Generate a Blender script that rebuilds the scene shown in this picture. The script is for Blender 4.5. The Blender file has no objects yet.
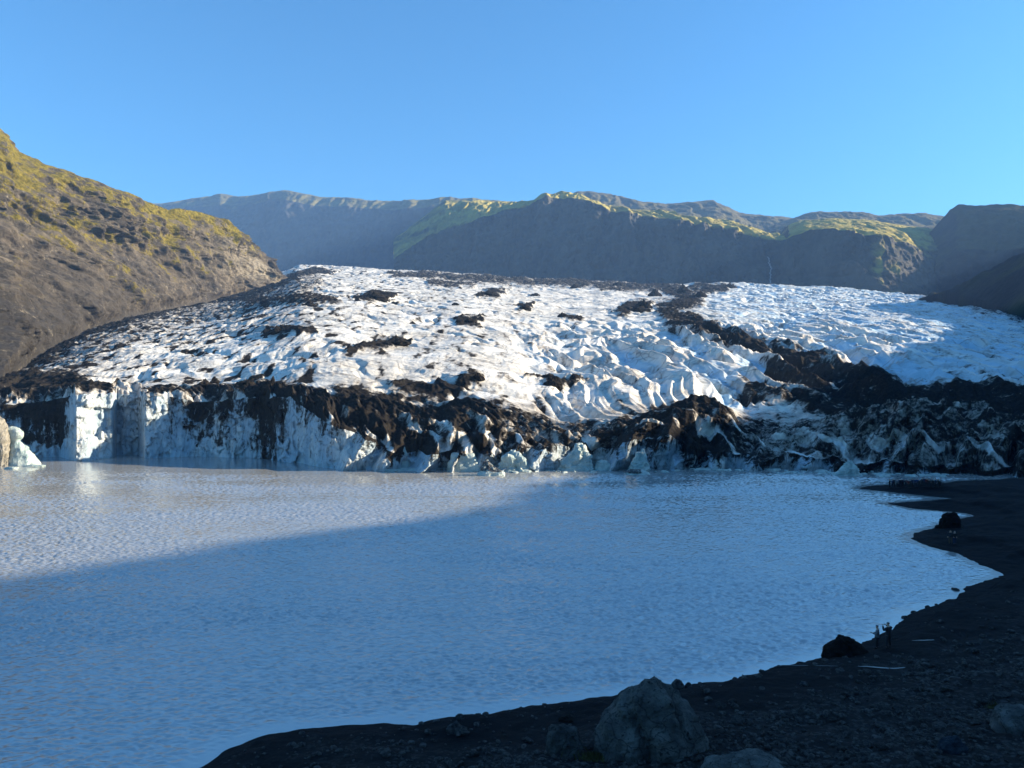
import bpy, bmesh, math, random
import numpy as np
from mathutils import Vector, Matrix
rad = math.radians
random.seed(7); RNG = np.random.default_rng(7)
sc = bpy.context.scene
COL = sc.collection
F, CX, CY, H = 770.0, 512.0, 384.0, 20.0          # focal length in pixels, image centre, eye height over the lake

# ------------------------------------------------------------------ camera
cd = bpy.data.cameras.new('camera'); cam = bpy.data.objects.new('camera', cd); COL.objects.link(cam)
cam.location = (0, 0, H); cam.rotation_euler = (rad(90), 0, 0)
cd.sensor_width = 36; cd.lens = F/1024*36; cd.clip_start = .1; cd.clip_end = 20000
sc.camera = cam

# ------------------------------------------------------------------ light
SUN_EL, SUN_AZ = 20.0, 6.0                          # from the right
sd = Vector((math.cos(rad(SUN_EL))*math.cos(rad(SUN_AZ)), math.cos(rad(SUN_EL))*math.sin(rad(SUN_AZ)), math.sin(rad(SUN_EL))))
sl = bpy.data.lights.new('sun', 'SUN'); so = bpy.data.objects.new('sun', sl); COL.objects.link(so)
sl.energy = 5.0; sl.angle = rad(.55); sl.color = (1, .85, .64)
so.rotation_euler = (-sd).to_track_quat('-Z', 'Y').to_euler(); so.location = (300, 0, 400)
w = bpy.data.worlds.new('World'); sc.world = w; w.use_nodes = True
nt = w.node_tree; bg = nt.nodes['Background']
sky = nt.nodes.new('ShaderNodeTexSky'); sky.sky_type = 'NISHITA'; sky.sun_disc = False
sky.sun_elevation = rad(SUN_EL); sky.sun_rotation = rad(90-SUN_AZ)
sky.altitude = 0; sky.air_density = 1.0; sky.dust_density = .8; sky.ozone_density = 6.0
tint = nt.nodes.new('ShaderNodeMix'); tint.data_type = 'RGBA'; tint.blend_type = 'MULTIPLY'; tint.inputs[0].default_value = 1
tint.inputs[7].default_value = (.50, .93, 1.0, 1)
nt.links.new(sky.outputs[0], tint.inputs[6]); nt.links.new(tint.outputs[2], bg.inputs[0]); bg.inputs[1].default_value = .083
vs = sc.view_settings; vs.view_transform = 'Standard'; vs.look = 'None'; vs.gamma = 1; vs.exposure = 1.65
sc.cycles.use_denoising = True
sc.cycles.max_bounces = 6; sc.cycles.volume_bounces = 0; sc.cycles.diffuse_bounces = 2; sc.cycles.glossy_bounces = 2

# ------------------------------------------------------------------ noise
def _tab(seed):
    r = np.random.default_rng(seed); p = r.permutation(512).astype(np.int32); return np.concatenate([p, p])
_T = {}
def pn2(x, y, seed=0):
    if seed not in _T: _T[seed] = _tab(seed)
    P = _T[seed]
    x = np.asarray(x, np.float64); y = np.asarray(y, np.float64)
    xi = np.floor(x).astype(np.int64); yi = np.floor(y).astype(np.int64)
    fx = x-xi; fy = y-yi; xi &= 511; yi &= 511
    u = fx*fx*fx*(fx*(fx*6-15)+10); v = fy*fy*fy*(fy*(fy*6-15)+10)
    def g(i, j, dx, dy):
        a = P[P[i & 511]+(j & 511)]*(2*math.pi/512)
        return np.cos(a)*dx+np.sin(a)*dy
    n00 = g(xi, yi, fx, fy); n10 = g(xi+1, yi, fx-1, fy); n01 = g(xi, yi+1, fx, fy-1); n11 = g(xi+1, yi+1, fx-1, fy-1)
    a = n00+u*(n10-n00); b = n01+u*(n11-n01)
    return (a+v*(b-a))*1.4
def fbm(x, y, o=4, seed=0, gain=.5, lac=2.03):
    s = 0; a = 1; t = 0
    for k in range(o):
        s = s+a*pn2(x, y, seed+k*17); t += a; a *= gain; x = x*lac+13.7; y = y*lac-7.1
    return s/t*1.3
def ridge(x, y, o=4, seed=0, gain=.5, lac=2.05):
    s = 0; a = 1; t = 0
    for k in range(o):
        s = s+a*(1-np.abs(pn2(x, y, seed+k*17))*2); t += a; a *= gain; x = x*lac+3.7; y = y*lac+9.1
    return s/t
def sst(a, b, x):
    t = np.clip((x-a)/(b-a), 0, 1); return t*t*(3-2*t)
def lerp(a, b, t): return a+(b-a)*t

# ------------------------------------------------------------------ helpers for objects
def tag(o, label=None, cat=None, group=None, kind=None):
    for k, v in (('label', label), ('category', cat), ('group', group), ('kind', kind)):
        if v: o[k] = v
    return o
def link(name, me, m=None, parent=None, loc=(0, 0, 0)):
    o = bpy.data.objects.new(name, me); COL.objects.link(o); o.location = loc
    if parent is not None: o.parent = parent
    if m is not None and me is not None: me.materials.append(m)
    return o
def empty(name, loc=(0, 0, 0), rz=0):
    o = link(name, None, loc=loc); o.rotation_euler = (0, 0, rz); return o
def np_mesh(name, V, Fq, attrs=None, smooth=True):
    V = np.ascontiguousarray(V, np.float32).reshape(-1, 3); Fq = np.ascontiguousarray(Fq, np.int32)
    n = Fq.shape[1]; me = bpy.data.meshes.new(name)
    me.vertices.add(len(V)); me.vertices.foreach_set('co', V.ravel())
    me.loops.add(Fq.size); me.loops.foreach_set('vertex_index', Fq.ravel())
    me.polygons.add(len(Fq)); me.polygons.foreach_set('loop_start', np.arange(0, Fq.size, n, dtype=np.int32))
    me.polygons.foreach_set('use_smooth', np.full(len(Fq), smooth))
    me.update(calc_edges=True)
    for k, a in (attrs or {}).items():
        at = me.attributes.new(k, 'FLOAT', 'POINT'); at.data.foreach_set('value', np.ascontiguousarray(a, np.float32).ravel())
    return me
def grid_mesh(name, P, attrs=None, flip=False, smooth=True):
    ny, nx = P.shape[:2]
    i = np.arange(ny*nx).reshape(ny, nx)
    q = np.stack([i[:-1, :-1], i[:-1, 1:], i[1:, 1:], i[1:, :-1]], -1).reshape(-1, 4)
    if flip: q = q[:, ::-1]
    return np_mesh(name, P, q, attrs, smooth)

# ------------------------------------------------------------------ materials
class NT:
    def __init__(s, name):
        s.m = bpy.data.materials.new(name); s.m.use_nodes = True; s.t = s.m.node_tree
        s.b = s.t.nodes['Principled BSDF']; s.o = s.t.nodes['Material Output']
    def n(s, typ, props=None, **inp):
        d = s.t.nodes.new('ShaderNode'+typ)
        for k, v in (props or {}).items(): setattr(d, k, v)
        for k, v in inp.items():
            key = int(k[1:]) if k[0] == '_' and k[1:].isdigit() else k.replace('_', ' ')
            s.put(d.inputs[key], v)
        return d
    def put(s, sock, v):
        if isinstance(v, bpy.types.NodeSocket): s.t.links.new(v, sock)
        elif isinstance(v, bpy.types.Node): s.t.links.new(v.outputs[0], sock)
        else: sock.default_value = (v[0], v[1], v[2], 1) if isinstance(v, tuple) and len(v) == 3 and sock.type == 'RGBA' else v
    def pos(s, sx=1, sy=None, sz=None, rot=0):
        sy = sx if sy is None else sy; sz = sx if sz is None else sz
        if not hasattr(s, 'geo'): s.geo = s.t.nodes.new('ShaderNodeNewGeometry')
        return s.n('Mapping', _0=s.geo.outputs['Position'], Scale=(sx, sy, sz), Rotation=(0, 0, rot)).outputs[0]
    def noise(s, vec, scale=1, det=4, rough=.55, dist=0):
        return s.n('TexNoise', Vector=vec, Scale=scale, Detail=det, Roughness=rough, Distortion=dist).outputs['Fac']
    def attr(s, name): return s.n('Attribute', {'attribute_name': name}).outputs['Fac']
    def math(s, op, a, b=0.0, c=None):
        d = s.n('Math', {'operation': op}, _0=a, _1=b)
        if c is not None: s.put(d.inputs[2], c)
        return d.outputs[0]
    def step(s, x, a, b, lo=0.0, hi=1.0):
        return s.n('MapRange', {'interpolation_type': 'SMOOTHSTEP'}, _0=x, _1=a, _2=b, _3=lo, _4=hi).outputs[0]
    def mix(s, f, a, b): 
        d = s.n('Mix', {'data_type': 'RGBA'}); s.put(d.inputs[0], f); s.put(d.inputs[6], a); s.put(d.inputs[7], b); return d.outputs[2]
    def bump(s, h, st=.5, dist=.1, nrm=None):
        d = s.n('Bump', Strength=st, Distance=dist, Height=h)
        if nrm is not None: s.put(d.inputs['Normal'], nrm)
        return d.outputs[0]
    def set(s, color=None, rough=None, normal=None, spec=None):
        if color is not None: s.put(s.b.inputs['Base Color'], color)
        if rough is not None: s.put(s.b.inputs['Roughness'], rough)
        if normal is not None: s.put(s.b.inputs['Normal'], normal)
        if spec is not None: s.put(s.b.inputs['Specular IOR Level'], spec)
        return s.m

def mat_ice():
    t = NT('glacier_ice'); p = t.pos(1)
    stretch = t.pos(.6, 1.2, .6, rad(20))
    n1 = t.noise(stretch, .05, 6, .6); n2 = t.noise(p, .5, 5, .65); n3 = t.noise(stretch, .22, 6, .65, .6)
    clean = t.mix(t.step(n1, .35, .62), (.82, .765, .67), (.62, .56, .47))
    clean = t.mix(t.step(n3, .56, .74), clean, (.34, .30, .26))
    clean = t.mix(t.attr('blue'), clean, (.42, .60, .72))
    vo = t.n('TexVoronoi', {'feature': 'DISTANCE_TO_EDGE'}, Vector=t.n('VectorMath', {'operation': 'ADD'}, _0=t.pos(1, .45, 1, rad(-25)), _1=t.n('TexNoise', Vector=p, Scale=.2, Detail=3).outputs['Color']).outputs[0], Scale=.12).outputs['Distance']
    crack = t.math('MULTIPLY', t.step(vo, .0, .035, 1, 0), t.step(n1, .42, .6))
    clean = t.mix(t.math('MULTIPLY', crack, .65), clean, (.13, .12, .11))
    n5 = t.noise(t.pos(.05, .016, .05, rad(32)), 1, 5, .55, .7)
    line = t.step(t.math('ABSOLUTE', t.math('SUBTRACT', n5, .5)), .0, .011, 1, 0)
    clean = t.mix(t.math('MULTIPLY', line, t.step(n2, .35, .6, .2, .8)), clean, (.10, .09, .08))
    n4 = t.noise(p, 1.6, 6, .75)
    wv = t.n('VectorMath', {'operation': 'MULTIPLY_ADD'}, _0=t.n('TexNoise', Vector=p, Scale=.03, Detail=3).outputs['Color'], _1=(1.4, 1.4, 1.4), _2=t.pos(.022, .12, .05, rad(-12))).outputs[0]
    ash = t.noise(wv, 1, 7, .68)
    ash2 = t.noise(wv, 3.1, 6, .7)
    clean = t.mix(t.math('MULTIPLY', t.step(ash, .50, .66), t.step(ash2, .38, .62, .15, .8)), clean, (.17, .15, .125))
    d = t.math('ADD', t.attr('dirt'), t.math('MULTIPLY', t.math('SUBTRACT', n3, .5), 1.1))
    d = t.math('ADD', d, t.math('MULTIPLY', t.math('SUBTRACT', n2, .5), .9))
    d = t.math('ADD', d, t.math('MULTIPLY', t.math('SUBTRACT', n4, .5), .8))
    dm = t.step(d, .40, .74)
    deb = t.mix(t.step(n4, .35, .68), (.010, .0095, .009), (.034, .029, .024))
    dusty = t.mix(t.math('MULTIPLY', t.step(d, .10, .5), .7), clean, t.mix(t.step(n4, .35, .65), (.22, .195, .165), (.40, .365, .32)))
    col = t.mix(dm, dusty, deb)
    hb = t.noise(p, .7, 8, .72)
    return t.set(col, t.mix(dm, (.55,)*3, (.85,)*3), t.bump(t.math('ADD', hb, t.math('MULTIPLY', n3, 1.2)), .85, .5), t.step(dm, 0, 1, .3, .03))
def mat_cliff_ice():
    t = NT('cliff_ice'); p = t.pos(1)
    v = t.pos(1, 1, .28); n1 = t.noise(v, .22, 6, .6); n2 = t.noise(p, .8, 5, .65); n3 = t.noise(v, .55, 5, .65, .8)
    clean = t.mix(t.step(n1, .36, .6), (.60, .60, .56), (.32, .40, .45))
    clean = t.mix(t.attr('blue'), clean, (.34, .48, .57))
    vo = t.n('TexVoronoi', {'feature': 'DISTANCE_TO_EDGE'}, Vector=t.n('VectorMath', {'operation': 'ADD'}, _0=t.pos(1, 1, .4), _1=t.n('TexNoise', Vector=p, Scale=.4, Detail=3).outputs['Color']).outputs[0], Scale=.28).outputs['Distance']
    clean = t.mix(t.step(vo, .0, .05, .4, 0), clean, (.12, .13, .14))
    n6 = t.noise(t.pos(1, 1, .45), 1.3, 7, .75); clean = t.mix(t.step(n6, .54, .66, 0, .85), clean, (.05, .05, .052))
    d = t.math('ADD', t.attr('dirt'), t.math('MULTIPLY', t.math('SUBTRACT', n3, .5), 1.5))
    d = t.math('ADD', d, t.math('MULTIPLY', t.math('SUBTRACT', n2, .5), 1.1))
    dm = t.step(d, .34, .72)
    deb = t.mix(t.step(n2, .35, .7), (.009, .009, .009), (.03, .025, .02))
    hb = t.noise(v, 1.1, 6, .7)
    return t.set(t.mix(dm, clean, deb), .5, t.bump(t.math('ADD', hb, n3), .9, .6), t.step(dm, 0, 1, .4, .03))
def mat_debris():
    t = NT('glacial_debris'); p = t.pos(1); n = t.noise(p, .8, 6, .7)
    return t.set(t.mix(t.step(n, .35, .7), (.010, .0095, .009), (.034, .028, .022)), .9, t.bump(t.noise(p, 1.5, 6, .7), .9, .5), .04)
def mat_hill():
    t = NT('hillside_rock'); p = t.pos(1)
    n1 = t.noise(p, .012, 7, .6); n2 = t.noise(p, .07, 7, .68); n3 = t.noise(p, .35, 5, .7); s = t.noise(t.pos(1, 1, .25), .06, 7, .65, .5)
    rock = t.mix(t.step(n2, .35, .65), (.055, .046, .035), (.155, .126, .092))
    rock = t.mix(t.step(s, .55, .72), rock, (.225, .185, .13))
    rock = t.mix(t.step(n1, .52, .68), rock, (.07, .062, .055))
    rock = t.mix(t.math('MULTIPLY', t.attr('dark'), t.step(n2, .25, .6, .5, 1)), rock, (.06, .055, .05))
    n4 = t.noise(p, .16, 8, .75)
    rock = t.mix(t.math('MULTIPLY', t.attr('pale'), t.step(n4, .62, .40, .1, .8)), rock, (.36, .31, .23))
    moss = t.mix(t.step(n3, .35, .68), (.10, .084, .014), (.25, .195, .03))
    rock = t.mix(t.step(n4, .5, .72), rock, (.045, .038, .03))
    rock = t.mix(t.math('MULTIPLY', t.step(n4, .46, .30), t.step(n1, .4, .6)), rock, (.31, .265, .195))
    md = t.math('ADD', t.attr('moss'), t.math('MULTIPLY', t.math('SUBTRACT', n2, .5), 2.0))
    md = t.math('ADD', md, t.math('MULTIPLY', t.math('SUBTRACT', n4, .5), 1.2))
    col = t.mix(t.step(md, .42, .66), rock, moss)
    return t.set(col, .95, t.bump(t.math('ADD', n2, t.math('MULTIPLY', n4, .6)), 1, 6), .1)
def mat_far(name, rockA, rockB, green, g0):
    t = NT(name); p = t.pos(1)
    n1 = t.noise(p, .01, 7, .6); n2 = t.noise(t.pos(1, 1, .3), .02, 8, .65)
    rock = t.mix(t.step(n2, .35, .65), rockA, rockB)
    gm = t.math('ADD', t.attr('grass'), t.math('MULTIPLY', t.math('SUBTRACT', n2, .5), .35))
    gc = t.mix(t.step(n2, .4, .66), green, (green[0]*.55, green[1]*.55, green[2]*.6))
    col = t.mix(t.step(gm, g0-.12, g0+.12), rock, gc)
    return t.set(col, .95, t.bump(n2, 1, 14), .1)
def mat_beach():
    t = NT('black_sand'); p = t.pos(1)
    vo = t.n('TexVoronoi', Vector=p, Scale=5.5).outputs['Color']; v = t.n('SeparateColor', _0=vo).outputs[0]
    n1 = t.noise(p, .12, 5, .6); n2 = t.noise(p, 3, 5, .7)
    c = t.mix(n1, (.007, .0072, .008), (.018, .018, .0185))
    c = t.mix(t.attr('inland'), (.0065, .0065, .0075), c); c = t.mix(t.math('MULTIPLY', t.attr('inland'), t.math('MULTIPLY', t.step(v, .6, 1.), .7)), c, (.06, .058, .055))
    c = t.mix(t.step(n2, .5, .75), c, (.009, .009, .01))
    return t.set(c, .9, t.bump(t.math('ADD', n2, t.math('MULTIPLY', v, .6)), .9, .12), .1)
def mat_rock(name, a, b, scale=2.0):
    t = NT(name); tc = t.n('TexCoord').outputs['Object']
    n = t.noise(tc, scale, 7, .68); n2 = t.noise(tc, scale*4, 5, .7)
    oi = t.n('ObjectInfo').outputs['Random']
    c = t.mix(t.step(n, .35, .66), a, b); c = t.mix(t.step(n2, .52, .68), c, tuple(x*.4 for x in a))
    vd = t.n('TexVoronoi', {'feature': 'DISTANCE_TO_EDGE'}, Vector=t.n('VectorMath', {'operation': 'ADD'}, _0=tc, _1=t.n('TexNoise', Vector=tc, Scale=scale, Detail=4).outputs['Color']).outputs[0], Scale=scale*.6).outputs['Distance']
    c = t.mix(t.step(vd, 0, .03, .7, 0), c, tuple(x*.3 for x in a))
    hsv = t.n('HueSaturation', Color=c, Value=t.math('MULTIPLY_ADD', oi, .6, .7)).outputs[0]
    return t.set(hsv, .85, t.bump(t.math('ADD', n, t.math('MULTIPLY', n2, .45)), 1, .22), .1)
def mat_water():
    t = NT('silty_water')
    h = t.noise(t.pos(2.2, 4.5, 1, rad(-16)), 1.0, 3, .6)
    t.b.inputs['IOR'].default_value = 3.8
    col = t.mix(t.noise(t.pos(.02, .05, 1), 1, 4, .6), (.30, .295, .275), (.275, .295, .295))
    return t.set(col, .05, t.bump(h, .6, .025), .5)
def plain(name, c, r=.8, n=.25):
    t = NT(name); v = t.noise(t.n('TexCoord').outputs['Object'], 9, 4, .6)
    return t.set(t.mix(v, tuple(x*(1-n) for x in c), tuple(min(1, x*(1+n)) for x in c)), r)
def mat_berg(name='berg_ice', ca=(.46, .51, .46), cb=(.26, .35, .34)):
    t = NT(name); p = t.pos(1); n = t.noise(t.pos(1, 1, .4), .6, 6, .65); n2 = t.noise(p, 1.6, 5, .7)
    c = t.mix(t.step(n, .38, .62), ca, cb)
    c = t.mix(t.step(n2, .58, .72), c, (.22, .22, .20))
    c = t.mix(t.math('MULTIPLY', t.attr('dirt'), t.step(n2, .3, .55)), c, (.03, .028, .026))
    return t.set(c, .4, t.bump(t.math('ADD', n, n2), .7, .35), .5)

M = dict(ice=mat_ice(), cliff=mat_cliff_ice(), debris=mat_debris(), hill=mat_hill(), beach=mat_beach(), water=mat_water(), berg=mat_berg(), tanice=mat_berg('tan_ice', (.24, .215, .165), (.15, .14, .115)),
    far=mat_far('far_mountain_rock', (.035, .036, .037), (.065, .062, .058), (.16, .14, .05), .75),
    plateau=mat_far('plateau_rock', (.04, .04, .038), (.075, .07, .06), (.38, .31, .08), .66),
    brown=mat_far('brown_hill_rock', (.05, .042, .034), (.10, .08, .06), (.11, .095, .04), .75),
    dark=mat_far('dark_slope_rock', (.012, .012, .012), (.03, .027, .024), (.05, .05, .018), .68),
    rock=mat_rock('boulder_rock', (.045, .048, .048), (.13, .132, .123), 1.2), stone=mat_rock('stone_rock', (.03, .031, .033), (.10, .097, .092), 3),
    blackrock=mat_rock('black_rock', (.007, .0065, .006), (.016, .013, .010), 2), gravel=mat_rock('gravel_rock', (.03, .03, .031), (.17, .165, .155), 4),
    bluestone=mat_rock('blue_grey_rock', (.02, .03, .045), (.04, .055, .07), 3),
    moss=plain('moss', (.045, .043, .007), .95, .5))

# ------------------------------------------------------------------ lofted hills: contours from foot to crest, each a list of (px, row, Y)
def contour(pts, px):
    pts = np.array(pts, float)
    r = np.interp(px, pts[:, 0], pts[:, 1]); Y = np.interp(px, pts[:, 0], pts[:, 2])
    return np.stack([(px-CX)/F*Y, Y, H+(CY-r)/F*Y], -1)
def loft(contours, px, nsub, curve=None):
    C = [contour(c, px) for c in contours]; rows = []
    for k in range(len(C)-1):
        n = nsub[k]
        for t in np.arange(n)/n:
            tt = t if not curve or not curve[k] else curve[k](t)
            rows.append(np.stack([lerp(C[k][:, 0], C[k+1][:, 0], t), lerp(C[k][:, 1], C[k+1][:, 1], t), lerp(C[k][:, 2], C[k+1][:, 2], tt)], -1))
    rows.append(C[-1])
    return np.array(rows)
def band(n, nsub):      # 0 at the bottom contour, 1 at the top one, one value per mesh row
    return np.concatenate([k+np.arange(m)/m for k, m in enumerate(nsub)]+[[len(nsub)]])

def build_hillside():   # the sunlit slope at the left
    px = np.arange(-420, 292, .8)
    foot = [(-420, 470, 150), (-200, 420, 200), (-60, 405, 240), (0, 392, 258), (45, 358, 395), (90, 334, 520), (130, 317, 630), (200, 303, 800), (262, 292, 930), (292, 292, 960)]
    crest = [(-420, 60, 520), (-200, 75, 600), (-90, 95, 650), (-30, 112, 690), (0, 136, 700), (12, 152, 705), (35, 163, 715), (60, 170, 730), (78, 178, 740), (90, 181, 748), (108, 189, 760), (125, 194, 775), (150, 204, 800),
             (165, 211, 815), (182, 209, 830), (200, 212, 850), (215, 219, 870), (232, 230, 890), (240, 238, 905), (255, 251, 930), (262, 259, 940), (268, 270, 950), (274, 282, 960), (280, 291, 965), (292, 297, 965)]
    mid = []
    for x, r, Y in crest:
        fr = np.interp(x, [f[0] for f in foot], [f[1] for f in foot]); fY = np.interp(x, [f[0] for f in foot], [f[2] for f in foot])
        mid.append((x, lerp(fr, r, .52), lerp(fY, Y, .62)))
    back = [(x, r+14, Y+160) for x, r, Y in crest]; back2 = [(x, r+60, Y+420) for x, r, Y in crest]
    ns = [170, 170, 40, 10]
    P = loft([foot, mid, crest, back, back2], px, ns)
    b = band(0, ns)[:, None]*np.ones((1, len(px)))
    X, Y, Z = P[..., 0].copy(), P[..., 1].copy(), P[..., 2].copy()
    wgt = sst(0, .25, b)*(1-.55*np.exp(-((b-2)/.16)**2))
    along = Y*.9-X*.35; up = Z
    gul = ridge(along/60+fbm(along/90, up/90, 3, 5)*.7, up/160, 5, 11)
    big = fbm(along/140, up/110, 5, 21); det = fbm(along/22, up/16, 5, 31); crag = ridge(along/30, up/26, 5, 41)
    knob = sst(180, 250, px)[None]*np.ones_like(b)
    det2 = fbm(along/9, up/6, 4, 35); crag2 = ridge(along/13, up/9, 4, 43)
    off = big*16+gul*19+det*7+det2*3.2+(crag2-.4)*9*sst(.05, .5, fbm(along/110, up/70, 3, 44))+(crag-.4)*(21+12*knob)*sst(.4, 1.3, b)*sst(-.3, .35, fbm(along/120, up/60, 3, 45))
    strata = np.abs(((up+det*7+big*9)/26) % 1-.5)*2
    off = off+(strata-.5)*6*sst(.8, 1.3, b)
    P[..., 0] += off*wgt*.75; P[..., 1] -= off*wgt*.35
    P[..., 2] += (fbm(along/12, up/12, 4, 51)*2.2+det*1.6)*np.where(b < 2.3, .35+.65*sst(0, .2, b), 1)
    pxg = px[None]*np.ones_like(b)
    crow = np.interp(px, [c[0] for c in crest], [c[1] for c in crest])[None]
    # moss: a band under the crest, wider on the outer shoulder, with streaks running down gullies
    depth = np.clip((2-b)/1.0, 0, 3)
    reach = np.interp(pxg, [-400, 0, 60, 110, 170, 230, 262, 290], [1.2, 1.5, 1.5, 1.9, 2.0, 1.4, .6, .2])
    moss = 1-depth/reach+.6*(fbm(along/75, up/55, 4, 61))+.2*(gul-.5)
    moss = np.where(b > 2, .8, moss)-.55*sst(.5, .9, crag)*(b < 2)*.7
    moss -= .5*np.exp(-((pxg-262)/16)**2)
    moss = np.clip(moss, 0, 1)*.8
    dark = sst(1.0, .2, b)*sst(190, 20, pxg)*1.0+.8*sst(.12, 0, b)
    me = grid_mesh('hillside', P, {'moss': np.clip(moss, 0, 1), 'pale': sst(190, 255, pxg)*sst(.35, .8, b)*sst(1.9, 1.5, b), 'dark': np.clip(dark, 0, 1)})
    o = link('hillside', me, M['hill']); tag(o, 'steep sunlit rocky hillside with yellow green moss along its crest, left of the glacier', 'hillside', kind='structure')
build_hillside()

def far_mountain(name, label, m, contours, px, ns, amp, seed, wl=120., rough=1., kind='structure', shoulder=9999):
    P = loft(contours, px, ns); b = band(0, ns)[:, None]*np.ones((1, len(px)))
    X, Y, Z = P[..., 0].copy(), P[..., 1].copy(), P[..., 2].copy()
    nn = np.cross(np.gradient(P, axis=1), np.gradient(P, axis=0)); nz = np.abs(nn[..., 2])/(np.linalg.norm(nn, axis=-1)+1e-9)
    grass = nz+fbm(X/90, Z/40+Y/200, 5, seed+20)*.22-.35*sst(len(ns)-2.05, len(ns)-2.7, b)*(1-.85*sst(shoulder-25, shoulder+15, px[None]+fbm(b*6, px[None]/30+0*b, 3, seed+31)*25))
    top = len(ns)-1
    hold = 1-.75*np.exp(-((b-top)/.12)**2)
    g = ridge(X/wl+fbm(X/wl, Z/wl, 3, seed+3)*.5, Z/(wl*5), 5, seed)+.6*fbm(X/(wl*2.2), Z/(wl*1.6), 4, seed+5)
    st = fbm(X/(wl*3), (Z+20*pn2(X/200, Z*0, seed))/(wl*.16), 3, seed+9)
    g = g+.32*ridge(X/(wl*.33)+fbm(X/wl, Z/wl, 3, seed+13)*.6, Z/(wl*1.3), 4, seed+12)+.25*fbm(X/(wl*.15), Z/(wl*.2), 3, seed+14)
    P[..., 1] -= (g*amp+st*amp*.12)*hold*sst(-.05, .1, b)
    P[..., 2] += fbm(X/(wl*.5), Y/(wl*.5), 5, seed+7)*amp*.12*rough+np.where(b > .5, fbm(X/25, Y/25, 3, seed+8)*2.0*rough, 0)
    o = link(name, grid_mesh(name, P, {'grass': grass}), m); tag(o, label, 'mountain', kind=kind)
    return P
def lower(c, dr, dY): return [(x, r+dr, Y+dY) for x, r, Y in c]
# back range, blue with distance
tilt = lambda c, k: [(x, r, Y+k*(500-x)) for x, r, Y in c]
c = [(-300, 230, 3400), (60, 214, 3400), (130, 206, 3400), (162, 204, 3400), (185, 200, 3400), (205, 197, 3400), (222, 194, 3400), (240, 197, 3390), (258, 195, 3350), (285, 190, 3300), (300, 193, 3300), (320, 197, 3300), (345, 198, 3300), (380, 201, 3300), (410, 201, 3250), (445, 198, 3250), (490, 200, 3200), (520, 203, 3200), (560, 205, 3200), (640, 214, 3200)]
far_mountain('mountain_range', 'long hazy blue mountain range behind the left half of the glacier', M['far'],
    [tilt(q, 1.9) for q in ([(-300, 330, 2800), (640, 330, 2800)], [(x, lerp(330, r, .62), 3000) for x, r, Y in c], [(x, lerp(330, r, .92), Y-130) for x, r, Y in c], c, lower(c, 16, 500))], np.arange(40, 640, 1.2), [90, 70, 50, 12], 50, 100, 200)
# dark rounded hill behind the central cliffs
c = [(500, 232, 3000), (540, 206, 3000), (570, 194, 3000), (578, 191, 3000), (600, 193, 3000), (625, 198, 3000), (645, 203, 3000), (665, 204, 3000), (690, 203, 3000), (712, 201, 3000), (725, 206, 3000), (740, 213, 3000), (765, 216, 3000), (790, 219, 3000), (830, 222, 3000), (900, 240, 3000)]
far_mountain('mountain', 'dark rounded mountain behind the central cliffs', M['brown'],
    [[(500, 300, 2350), (900, 300, 2350)], [(x, lerp(290, r, .7), 2600) for x, r, Y in c], c, lower(c, 16, 500)], np.arange(500, 900, 1.2), [60, 70, 12], 60, 200, 160)
# brown hill between the plateaus
c = [(770, 226, 2800), (795, 217, 2800), (815, 212, 2800), (835, 212, 2800), (860, 213, 2800), (872, 217, 2800), (890, 215, 2800), (920, 214, 2800), (940, 217, 2800), (980, 226, 2800), (1040, 250, 2800)]
far_mountain('hill', 'low brown hill on the skyline behind the right plateau', M['brown'],
    [[(770, 290, 2250), (1040, 290, 2250)], [(x, lerp(280, r, .75), 2450) for x, r, Y in c], c, lower(c, 16, 500)], np.arange(770, 1040, 1.2), [50, 60, 12], 55, 230, 140)
# central plateau: a cliff, then sloping green benches
edge = [(395, 260, 2080), (430, 236, 2080), (446, 232, 2080), (470, 224, 2080), (500, 214, 2100), (530, 207, 2120), (545, 199, 2120), (560, 199, 2120), (585, 203, 2100), (605, 211, 2080), (640, 216, 2060), (660, 221, 2050), (690, 226, 2040), (715, 230, 2030), (735, 231, 2020), (752, 237, 2000), (765, 241, 2000), (778, 242, 2000), (800, 252, 2000), (830, 262, 2000)]
crest = [(395, 240, 2300), (430, 212, 2300), (446, 201, 2300), (470, 201, 2300), (500, 202, 2290), (530, 203.5, 2260), (543, 195, 2240), (552, 193, 2240), (562, 191, 2240), (575, 194, 2240), (600, 205, 2240), (640, 211, 2240), (660, 213, 2240), (690, 217, 2240), (712, 219, 2240), (735, 223, 2230), (752, 229, 2200), (765, 235, 2150), (778, 236, 2150), (800, 250, 2150), (830, 260, 2150)]
PLAT = far_mountain('cliff', 'tall shadowed cliffs topped by green sunlit benches in the middle distance', M['plateau'],
    [tilt(q, 1.2) for q in ([(395, 330, 1850), (830, 330, 1800)], [(x, lerp(330, r, .4), Y-130) for x, r, Y in edge], [(x, lerp(330, r, .93), Y-20) for x, r, Y in edge], edge, crest, lower(crest, 20, 420))], np.arange(395, 784, .8), [60, 110, 20, 50, 10], 40, 300, 95)
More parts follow.
